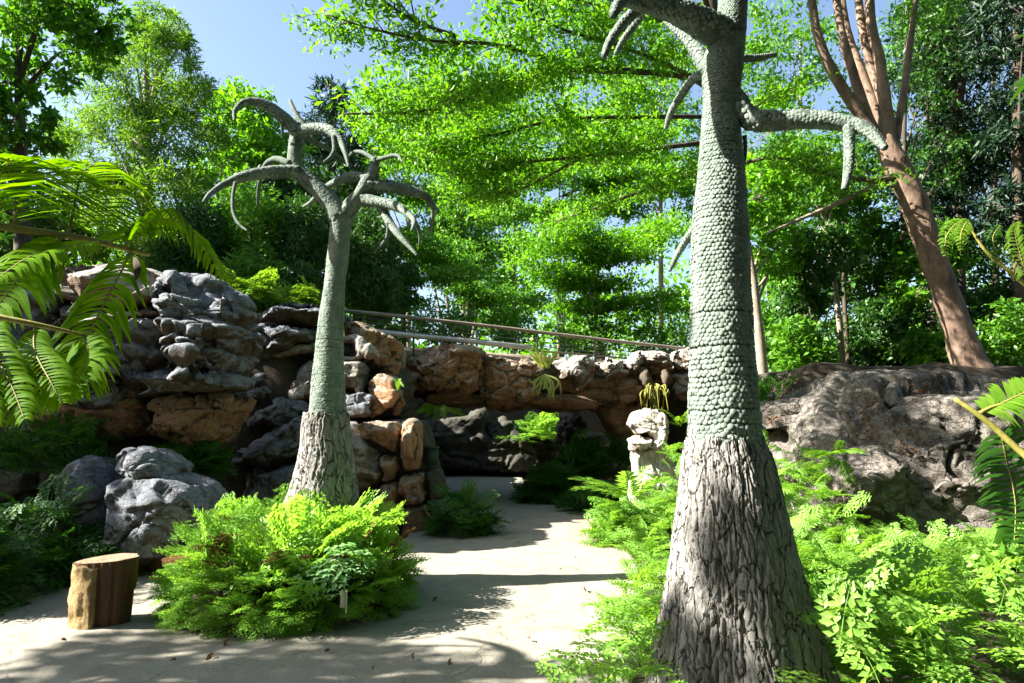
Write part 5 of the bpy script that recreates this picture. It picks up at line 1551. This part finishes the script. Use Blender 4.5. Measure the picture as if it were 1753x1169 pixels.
frond_thing('fern', 'fern with long narrow leaves rooted in a crack of the huge boulder', (1432, 778), [(-0.9, -0.3, 0.3), (-0.7, -0.5, 0.15), (-0.3, -0.8, 0.3), (0.3, -0.6, 0.3), (-0.6, -0.3, -0.2), (0.1, -0.6, -0.5), (0, -0.5, 0.6)], [0.4, 0.36, 0.34, 0.3, 0.3, 0.34, 0.25], 'l_fern', 7.0, BIGF, seed=8)

def strap(pts, w, n=10):
    S = smooth_path(pts, n)
    T = unit(np.gradient(S, axis=0))
    sd_ = unit(np.cross(T, [0.2, -1, 0.1]))
    ww = w * np.sin(np.linspace(0.25, math.pi * 0.97, n)) ** 0.7
    V = np.concatenate([S - sd_ * ww[:, None], S + np.array([0, -1, 0.3]) * (ww * 0.25)[:, None], S + sd_ * ww[:, None]])
    i = np.arange(n - 1)
    return V, np.concatenate([np.stack([i, i + n, i + n + 1, i + 1], -1), np.stack([i + n, i + 2 * n, i + 2 * n + 1, i + n + 1], -1)])

# broad-leaved plant in the gap under the bridge, and single leaf on the outcrop
def broad_plant(label, px, py, Y, tips, w, mat):
    b = W(px, py, Y)
    t = thing('broad_leaf_plant', b, label, 'plant')
    for dx, dy, dz in tips:
        e_ = W(px + dx, py + dy, Y + dz)
        m_ = (b + e_) / 2 + np.array([0, 0, 0.08])
        put('leaf', strap([b, m_, e_], w), MAT[mat], t)
broad_plant('broad-leaved plant on the rock ledge in the gap under the bridge', 752, 702, 14.5, [(-30, -5, 0), (-24, 12, -.2), (-8, 18, -.3), (10, 16, -.3), (28, 6, -.2), (38, -2, 0), (-14, -12, .1), (14, -12, .1), (44, 10, .1), (-42, 6, .1)], 0.07, 'l_fern')
broad_plant('little bright-leaved sprout on the outcrop beside the bridge', 681, 668, 9.8, [(-6, -14, 0), (4, -16, -.1), (10, -6, -.1), (-2, -8, -.15)], 0.03, 'l_fern')
# strap-leaved plant at lower right
broad_plant('dark strap-leaved plant low at the right edge in front of the boulder', 1700, 1000, 4.2, [(40, -110, 0.1), (20, -60, -0.3), (60, -40, -.2), (-30, -30, -.2)], 0.06, 'l_under')

# staghorn fern on the bridge
sgp = W(935, 632, YB(935) - 0.55)
sg = thing('staghorn_fern', sgp, 'staghorn fern with upright pale fronds and forked hanging ones, clinging to the bridge face', 'fern')
r = np.random.RandomState(201)
put('root_ball', rock([(918, 622), (938, 616), (952, 628), (950, 648), (930, 654), (918, 642)], YB(935) - 0.5, 0.12, 0.25, e=0.9, amp=0.04, freq=5, nth=40, nph=24), MAT['darkbark'], sg)
ys = YB(935) - 0.62
for k in range(14):
    dx = r.uniform(-24, 34); dy = r.uniform(-46, -22) + abs(dx) * 0.35
    b = W(934 + r.uniform(-6, 8), 630, ys)
    e_ = W(928 + dx, 630 + dy, ys + r.uniform(-.2, .15))
    put('frond', strap([b, (b + e_) / 2 + r.normal(size=3) * 0.03, e_], 0.032), MAT['l_stag'], sg)
for k in range(10):
    x0 = 912 + k * 4.6 + r.uniform(-3, 3)
    b = W(932, 640, ys)
    m_ = W(x0, 655 + r.uniform(-4, 6), ys - .08)
    for s_ in (-1, 1):
        e_ = W(x0 + s_ * r.uniform(1, 10), 668 + r.uniform(-14, 16) + (k - 4) * 1.4, ys - .05)
        put('frond', strap([b, m_, e_], 0.016), MAT['l_stag'], sg)

# hanging plant by the right end of the bridge
hp = thing('hanging_plant', W(1118, 640, YB(1118) - 0.55), 'yellowish stringy plant hanging from a dark stub at the right end of the bridge', 'plant')
yh = YB(1118) - 0.55
put('stub', tube([W(1100, 632, yh + .1), W(1104, 645, yh), W(1110, 662, yh), W(1122, 690, yh)], [0.09, 0.11, 0.09, 0.05], n=20, seg=10, bump=0.5, bf=9), MAT['darkbark'], hp)
put('stub', tube([W(1138, 636, yh + .1), W(1140, 650, yh), W(1138, 672, yh)], [0.08, 0.08, 0.04], n=16, seg=10, bump=0.5, bf=9), MAT['darkbark'], hp)
r = np.random.RandomState(205)
for k in range(30):
    x0 = r.uniform(1098, 1140)
    b = W(x0 * .5 + 1118 * .5, 664 + r.uniform(-8, 4), yh - .06)
    e_ = W(x0 + r.uniform(-6, 6), 686 + r.uniform(-14, 24), yh - r.uniform(.05, .25))
    m_ = W(x0 + r.uniform(-7, 7), 668 + r.uniform(-8, 8), yh - .2)
    put('strand', tube([b, m_, e_], [0.011, 0.012, 0.007], n=8, seg=5), MAT['l_rhip'], hp)

# ------------------------------------------------------------------ tree ferns at the frame edges
def pinna(parent, spine, L, n=26, w=0.014, mat='l_tree', droop=0.35, fwd=0.55, stalk='stalk', r=rs, sr=0.006, both=(1, 1), up=(0, 0, 1), asym=1.0):
    """one feather of a tree fern: a thin spine and two rows of narrow blades"""
    S = smooth_path(spine, 60)
    T = unit(np.gradient(S, axis=0))
    p = put('pinna', tube(spine, np.linspace(sr, sr * 0.35, len(spine)), n=24, seg=6), MAT[stalk], parent)
    geos = []
    for k in range(n):
        f = 0.06 + 0.94 * (k + 0.5) / n
        i = min(59, int(f * 59))
        ll = L * (math.sin(math.pi * min(1, 0.16 + 0.80 * f)) ** 0.8) * r.uniform(0.92, 1.05)
        for s_, on in ((-1, both[0]), (1, both[1])):
            if not on:
                continue
            sd_ = unit(np.cross(T[i], np.asarray(up, float)) * s_ + 1e-6)
            d_ = unit(sd_ + T[i] * fwd + r.normal(size=3) * 0.06)
            l2 = ll * (asym if s_ > 0 else 1)
            a = S[i]
            m_ = a + d_ * l2 * 0.5 + np.array([0, 0, 0.10 * l2 * (1 - droop)])
            e_ = a + d_ * l2 * 0.95 + np.array([0, 0, -droop * l2])
            q = smooth_path([a, m_, e_], 5)
            tt = unit(np.gradient(q, axis=0))
            wd_ = unit(np.cross(tt, np.asarray(up, float)))
            ww = w * np.array([0.55, 1.0, 0.95, 0.65, 0.06])[:, None]
            V = np.concatenate([q - wd_ * ww, q + wd_ * ww])
            ii = np.arange(4)
            geos.append((V, np.stack([ii, ii + 1, ii + 6, ii + 5], -1)))
    put('blades', join(geos), MAT[mat], p, smooth=True)
    return p

def wp(l):
    return [W(*q) for q in l]

tf = thing('tree_fern', (-3.5, 2.3, 0), 'big glowing tree fern whose fronds reach in from the left edge over the cliff', 'fern')
put('stem', tube([(-3.5, 2.3, -0.1), (-3.48, 2.3, 0.8), (-3.45, 2.32, 1.72)], [0.13, 0.10, 0.09], n=24, seg=14, bump=0.5, bf=14), MAT['darkbark'], tf)
put('rachis', tube([np.array([-3.45, 2.32, 1.68]), np.array([-2.9, 2.4, 2.02])] + wp([(-80, 388, 2.5), (60, 396, 2.62), (150, 410, 2.75), (256, 436, 2.9)]), [0.024, 0.02, 0.017, 0.015, 0.013, 0.009], n=36, seg=10), MAT['stalk'], tf)
r = np.random.RandomState(211)
pinna(tf, wp([(118, 402, 2.70), (126, 355, 2.85), (140, 300, 3.1), (165, 278, 3.5)]), 0.40, 26, 0.013, droop=0.28, fwd=0.35, stalk='redstalk', r=r)
pinna(tf, wp([(20, 394, 2.58), (35, 345, 2.75), (60, 295, 3.0), (90, 272, 3.4)]), 0.44, 26, 0.014, droop=0.25, fwd=0.35, stalk='redstalk', r=r)
pinna(tf, wp([(-70, 390, 2.5), (-40, 330, 2.6), (0, 290, 2.9), (40, 268, 3.3)]), 0.44, 24, 0.015, droop=0.25, fwd=0.35, stalk='redstalk', r=r)
pinna(tf, wp([(214, 424, 2.82), (238, 388, 2.85), (290, 375, 2.9), (340, 410, 2.92), (385, 475, 2.9)]), 0.21, 30, 0.010, droop=0.5, fwd=0.6, r=r, sr=0.005)
pinna(tf, wp([(180, 418, 2.78), (225, 400, 2.95), (270, 385, 3.1), (310, 392, 3.25)]), 0.22, 26, 0.010, droop=0.4, fwd=0.5, r=r, sr=0.005)
pinna(tf, wp([(224, 430, 2.84), (205, 470, 2.75), (175, 525, 2.65), (145, 585, 2.58), (112, 640, 2.5)]), 0.20, 34, 0.0085, droop=0.3, fwd=0.75, r=r, sr=0.005, up=(0, -0.8, 0.6))
pinna(tf, wp([(110, 405, 2.68), (60, 440, 2.6), (20, 490, 2.5), (-30, 560, 2.4)]), 0.22, 30, 0.010, droop=0.3, fwd=0.6, r=r, sr=0.005, up=(0, -0.8, 0.6))
pinna(tf, wp([(170, 412, 2.76), (110, 425, 2.6), (50, 440, 2.45), (-10, 480, 2.3)]), 0.16, 24, 0.009, droop=0.3, fwd=0.6, r=r, sr=0.005, up=(0, -0.6, 0.8))
# two withered leaflets hanging below the rachis
for (x0, y0, x1, y1) in ((112, 425, 92, 470), (230, 440, 232, 480)):
    o = put('withered_leaf', strap(wp([(x0, y0, 2.72), ((x0 + x1) / 2 + 4, (y0 + y1) / 2, 2.68), (x1, y1, 2.7)]), 0.014), MAT['twig'], tf)
tf2 = tf
put('rachis', tube([np.array([-3.45, 2.3, 1.66]), np.array([-2.8, 2.28, 1.86])] + wp([(-160, 500, 2.3), (-60, 530, 2.35), (60, 555, 2.4), (150, 575, 2.5)]), [0.022, 0.018, 0.014, 0.012, 0.009, 0.005], n=36, seg=8), MAT['stalk'], tf2)
pinna(tf2, wp([(140, 572, 2.5), (150, 600, 2.45), (138, 640, 2.4), (118, 668, 2.35)]), 0.15, 26, 0.0075, droop=0.3, fwd=0.8, r=r, sr=0.004, up=(0, -0.8, 0.6))
pinna(tf2, wp([(60, 555, 2.4), (60, 600, 2.36), (85, 650, 2.3), (108, 690, 2.28)]), 0.13, 28, 0.006, droop=0.3, fwd=0.8, r=r, sr=0.004, up=(0, -0.8, 0.6))
pinna(tf2, wp([(-20, 542, 2.38), (-10, 600, 2.3), (20, 660, 2.25), (42, 718, 2.2)]), 0.13, 34, 0.006, droop=0.3, fwd=0.8, r=r, sr=0.004, up=(0, -0.8, 0.6))
pinna(tf2, wp([(-60, 530, 2.35), (-70, 600, 2.25), (-40, 680, 2.2), (-10, 730, 2.15)]), 0.13, 30, 0.006, droop=0.3, fwd=0.8, r=r, sr=0.004, up=(0, -0.8, 0.6))

tf3 = thing('tree_fern', (3.05, 2.95, 0), 'tree fern frond with thick yellow stalk at the right edge before the boulder', 'fern')
put('rachis', tube(wp([(1634, 682, 3.3), (1690, 722, 3.25), (1753, 778, 3.2), (1850, 860, 3.1)]) + [np.array([2.95, 3.0, 0.5]), np.array([3.05, 2.95, -0.05])], [0.010, 0.014, 0.016, 0.018, 0.022, 0.025], n=36, seg=10), MAT['stalk'], tf3)
put('side_stalk', tube(wp([(1676, 708, 3.27), (1710, 694, 3.3), (1780, 686, 3.3)]), [0.012, 0.009, 0.008], n=12, seg=8), MAT['stalk'], tf3)
pinna(tf3, wp([(1712, 735, 3.25), (1724, 790, 3.3), (1738, 860, 3.3), (1736, 935, 3.3)]), 0.21, 22, 0.0085, mat='l_shade', droop=0.06, fwd=0.05, r=r, sr=0.005, up=(0, -1, 0.25))
pinna(tf3, wp([(1676, 708, 3.27), (1715, 690, 3.3), (1765, 668, 3.3), (1830, 650, 3.3)]), 0.17, 18, 0.014, mat='l_fern', droop=0.2, fwd=0.5, r=r, sr=0.005, up=(0, -0.7, 0.7))
pinna(tf3, wp([(1800, 820, 3.15), (1790, 880, 3.2), (1780, 950, 3.2), (1770, 1010, 3.2)]), 0.17, 20, 0.008, mat='l_shade', droop=0.06, fwd=0.05, r=r, sr=0.005, up=(0, -1, 0.25))
tf4 = thing('tree_fern', (4.5, 4.3, 0), 'young light green tree fern frond at the right edge across the dark wood', 'fern')
put('rachis', tube([np.array([4.5, 4.3, -0.05]), np.array([4.3, 4.4, 1.2])] + wp([(1810, 540, 4.5), (1740, 475, 4.5), (1690, 432, 4.5), (1660, 388, 4.5)]), [0.03, 0.024, 0.016, 0.013, 0.011, 0.008], n=36, seg=8), MAT['stalk'], tf4)
pinna(tf4, wp([(1662, 390, 4.5), (1640, 382, 4.45), (1620, 405, 4.4), (1618, 440, 4.4)]), 0.07, 18, 0.008, mat='l_fern', droop=0.3, fwd=0.3, r=r, sr=0.005, up=(0, -0.9, 0.4))
pinna(tf4, wp([(1664, 392, 4.5), (1656, 380, 4.4), (1645, 400, 4.35), (1644, 430, 4.35)]), 0.06, 16, 0.008, mat='l_fern', droop=0.3, fwd=0.3, r=r, sr=0.005, up=(0, -0.9, 0.4))
pinna(tf4, wp([(1760, 480, 4.5), (1748, 440, 4.45), (1738, 400, 4.4), (1742, 380, 4.35)]), 0.13, 18, 0.008, mat='l_fern', droop=0.4, fwd=0.3, r=r, sr=0.005, up=(0, -0.9, 0.4))
pinna(tf4, wp([(1720, 458, 4.5), (1705, 430, 4.5), (1700, 405, 4.5), (1712, 385, 4.5)]), 0.09, 14, 0.006, mat='l_shade', droop=0.4, fwd=0.3, r=r, sr=0.004, up=(0, -0.9, 0.4))

# ------------------------------------------------------------------ stumps
def stump(label, px, py, w, htop, seed, dark=False):
    c = G(px, py, 0.0)
    Y = c[1]
    r0 = M(w / 2, Y)
    r = np.random.RandomState(seed)
    t = thing('log_stump', c, label, 'log seat', 'log seats by the fern bed')
    nth, nz = 96, 40
    th = np.arange(nth) / nth * 2 * math.pi
    z = np.linspace(-0.03, htop, nz)
    shape = 1 + 0.05 * np.cos(2 * th + 0.4) + 0.045 * np.cos(3 * th + 1.3) + 0.02 * np.cos(7 * th)
    q = np.stack([np.broadcast_to(np.cos(th) * 1.0, (nz, nth)), np.broadcast_to(np.sin(th) * 1.0, (nz, nth)), np.broadcast_to(z[:, None], (nz, nth))], -1).reshape(-1, 3)
    D = 0.05 * fbm(q * np.array([6, 6, 0.8]) + seed, 3) + 0.02 * fbm(q * np.array([16, 16, 2]) + seed, 2)
    notch = -0.10 * np.exp(-((th - 0.1) / 0.4) ** 2)[None] * sst((htop * 0.55 - z) / 0.05)[:, None]
    rad = r0 * (shape[None] * (0.95 + 0.07 * (z / htop))[:, None] + D.reshape(nz, nth) + notch)
    V = np.stack([c[0] + rad * np.cos(th), c[1] + rad * np.sin(th), np.broadcast_to(z[:, None], (nz, nth)) + 0.012 * (rad * np.cos(th)) / r0 * (z / htop)[:, None]], -1).reshape(-1, 3)
    i = np.arange(nz - 1)[:, None] * nth
    j = np.arange(nth)[None]
    a, b = i + j, i + (j + 1) % nth
    put('wood', (V, np.stack([a, b, b + nth, a + nth], -1).reshape(-1, 4)), MAT['stumpwood'], t)
    top = V[-nth:]
    cen = top.mean(0)
    rings = [cen + (top - cen) * s_ + np.array([0, 0, 0.004 - 0.012 * (1 - s_)]) for s_ in (1.0, 0.93, 0.7, 0.45, 0.2)]
    VV = np.vstack(rings + [cen[None] + [0, 0, -0.012]])
    F = []
    for k in range(4):
        jj = np.arange(nth)
        F.append(np.stack([k * nth + jj, k * nth + (jj + 1) % nth, (k + 1) * nth + (jj + 1) % nth, (k + 1) * nth + jj], -1))
    jj = np.arange(nth)
    tri = np.stack([4 * nth + jj, 4 * nth + (jj + 1) % nth, np.full(nth, 5 * nth)], -1)
    put('sawn_top', (VV, [np.vstack(F), tri]), MAT['sawn'], t)
    return t, c, r0, htop
s1, c1, sr1, h1 = stump('brown log stump seat with tan bark slab, alone on the path', 178, 1066, 88, 0.44, 221)
# bark slab on the sunlit front-left of the nearer stump
nth, nz = 26, 30
th = np.linspace(math.radians(188), math.radians(280), nth)
z = np.linspace(-0.02, h1 - 0.025, nz)
q = np.stack([np.broadcast_to(th * 1.0, (nz, nth)), np.broadcast_to(z[:, None] * 1.0, (nz, nth)), np.zeros((nz, nth))], -1).reshape(-1, 3)
thk = 0.022 + 0.018 * fbm(q * np.array([3, 8, 1.0]), 4).reshape(nz, nth)
edge_f = np.minimum(np.minimum((th - th[0])[None] / 0.06, (th[-1] - th + 0.10 * perlin(np.stack([z * 9, z * 0 + 3, z * 0], -1))[:, None]) / 0.06), 1).clip(0, 1)
rad = sr1 * 1.02 + thk * edge_f - (1 - edge_f) * 0.015
V = np.stack([c1[0] + rad * np.cos(th), c1[1] + rad * np.sin(th), np.broadcast_to(z[:, None], (nz, nth)) + 0.012 * np.sin(th * 9)[None]], -1)
Vi = np.stack([c1[0] + (rad * 0 + sr1 * 0.9) * np.cos(th), c1[1] + sr1 * 0.9 * np.sin(th) + 0 * rad, V[..., 2]], -1)
i = np.arange(nz - 1)[:, None] * nth
j = np.arange(nth - 1)[None]
a = i + j
F = np.stack([a, a + 1, a + nth + 1, a + nth], -1).reshape(-1, 4)
jj = np.arange(nth - 1)
n0 = nz * nth
capt = np.stack([(nz - 1) * nth + jj, (nz - 1) * nth + jj + 1, n0 + (nz - 1) * nth + jj + 1, n0 + (nz - 1) * nth + jj], -1)
put('bark_slab', (np.concatenate([V.reshape(-1, 3), Vi.reshape(-1, 3)]), np.vstack([F, F + n0, capt])), MAT['barkslab'], s1)
stump('dark brown log stump half hidden behind the left end of the fern bed', 286, 975, 62, 0.44, 222)

# plant label in the bed
pb = thing('plant_label', W(587, 1048, 4.78), 'small pale plastic label stake at the front edge of the round fern bed', 'plant label')
p0 = W(587, 1046, 4.78)
put('stake', box(p0 + [0.022, 0, 0.06], (0.004, 0.004, 0.075)), MAT['label'], pb)
put('plate', box(p0 + [-0.002, 0.006, 0.075], (0.018, 0.003, 0.055)), MAT['label'], pb)

# fallen leaves
r = np.random.RandomState(231)
fl = []
lv, lf = strap([(0, 0, 0), (0.01, 0.05, 0.012), (0.0, 0.1, 0.0)], 0.022, 6)
fm = mesh('fallen_leaf', lv - np.array([0, 0.05, 0]), lf, MAT['deadleaf'])
spots = [(405, 1078), (385, 1106), (472, 1094), (532, 1088), (298, 1136), (360, 1131), (705, 1130), (700, 1008), (745, 1030), (905, 1098), (880, 945), (960, 978), (985, 958), (107, 1101), (640, 1150), (560, 1120), (1000, 1013), (845, 905), (880, 895), (770, 1140)]
where = ['below the left front of the round fern bed', 'a little nearer than the one below the fern bed rim', 'in front of the middle of the round fern bed', 'just below the label stake', 'between the stump and the picture bottom',
         'right of the one between the stump and picture bottom', 'low in the middle of the path', 'against the right edge of the round fern bed', 'on the path right of the round fern bed', 'beside the right-hand ferns low in the picture',
         'in the brightest sunny stretch of path', 'on the long trunk shadow across the path', 'just above the long trunk shadow by the ferns', 'at the foot of the stump', 'in the lower middle, nearest the bottom edge',
         'in front of the label stake toward the bottom edge', 'beside the ferns below the trunk shadow', 'in the shade below the path bend', 'in the shade right of the path bend', 'right of the lowest middle one']
for k, (px, py) in enumerate(spots):
    o = bpy.data.objects.new('fallen_leaf', fm)
    COL.objects.link(o)
    p = G(px, py, 0.0)
    o.location = (p[0], p[1], 0.022)
    o.rotation_euler = (r.uniform(-.3, .3), r.uniform(-.4, .4), r.uniform(0, 6.3))
    s_ = r.uniform(0.35, 0.8)
    o.scale = (s_, s_, s_)
    tag(o, 'small dry brown leaf ' + where[k], 'leaf', 'fallen leaves on the path')
# litter of red-brown leaves on the huge boulder and mulch at the mound's edge
def litter(name, label, geo_obj, centers, sp, n, size, seed):
    r = np.random.RandomState(seed)
    bpy.context.view_layer.update()
    pos, nr = [], []
    for cx_, cy_ in centers:
        for k in range(n):
            px, py = cx_ + r.normal() * sp, cy_ + r.normal() * sp * 0.6
            d_ = Vector(W(px, py, 10) - EYE).normalized()
            for ob in geo_obj:
                mi = ob.matrix_world.inverted()
                ok, loc, nrm, _ = ob.ray_cast(mi @ Vector(EYE), (mi.to_3x3() @ d_).normalized())
                if ok:
                    w_ = ob.matrix_world @ loc
                    pos.append(np.array(w_) + np.array(nrm) * 0.012); nr.append(np.array(nrm))
                    break
    pos, nr = np.array(pos), np.array(nr)
    d_ = unit(r.normal(size=(len(pos), 3)))
    o = put(name, scatter(LEAF, pos, frames(d_, nr + r.normal(size=nr.shape) * 0.25), size * r.uniform(.6, 1.3, len(pos))), MAT['deadleaf'], smooth=False)
    tag(o, label, 'leaf litter', kind='stuff')
litter('leaf_litter', 'patches of reddish dead leaves caught on the huge boulder', [rb.children[0]], [(1545, 725), (1490, 700), (1575, 670), (1555, 768), (1490, 735), (1600, 655)], 18, 40, 0.05, 241)
litter('leaf_litter', 'reddish dead leaves on the flat-topped rock', [rb2.children[0]], [(1318, 718), (1330, 712)], 9, 18, 0.045, 242)
r = np.random.RandomState(243)
n = 260
t = r.uniform(math.pi * 0.95, math.pi * 2.05, n)
q = r.uniform(0.93, 1.06, n)
pos = np.stack([IC[0] + IR[0] * q * np.cos(t), IC[1] + IR[1] * q * np.sin(t), 0.025 + 0.03 * r.uniform(0, 1, n)], -1)
o = put('leaf_litter', scatter(LEAF, pos, frames(unit(r.normal(size=(n, 3)) * [1, 1, .2]), np.tile([0, 0, 1.0], (n, 1)) + r.normal(size=(n, 3)) * .4), r.uniform(0.02, 0.05, n)), MAT['deadleaf'], smooth=False)
tag(o, 'dry brown mulch along the rim of the round fern bed', 'leaf litter', kind='stuff')

tri = sum(sum(len(p.vertices) - 2 for p in m.polygons) for m in bpy.data.meshes if len(m.polygons) < 3000) + sum(len(m.loops) // 2 for m in bpy.data.meshes if len(m.polygons) >= 3000)
print('triangles about', tri)
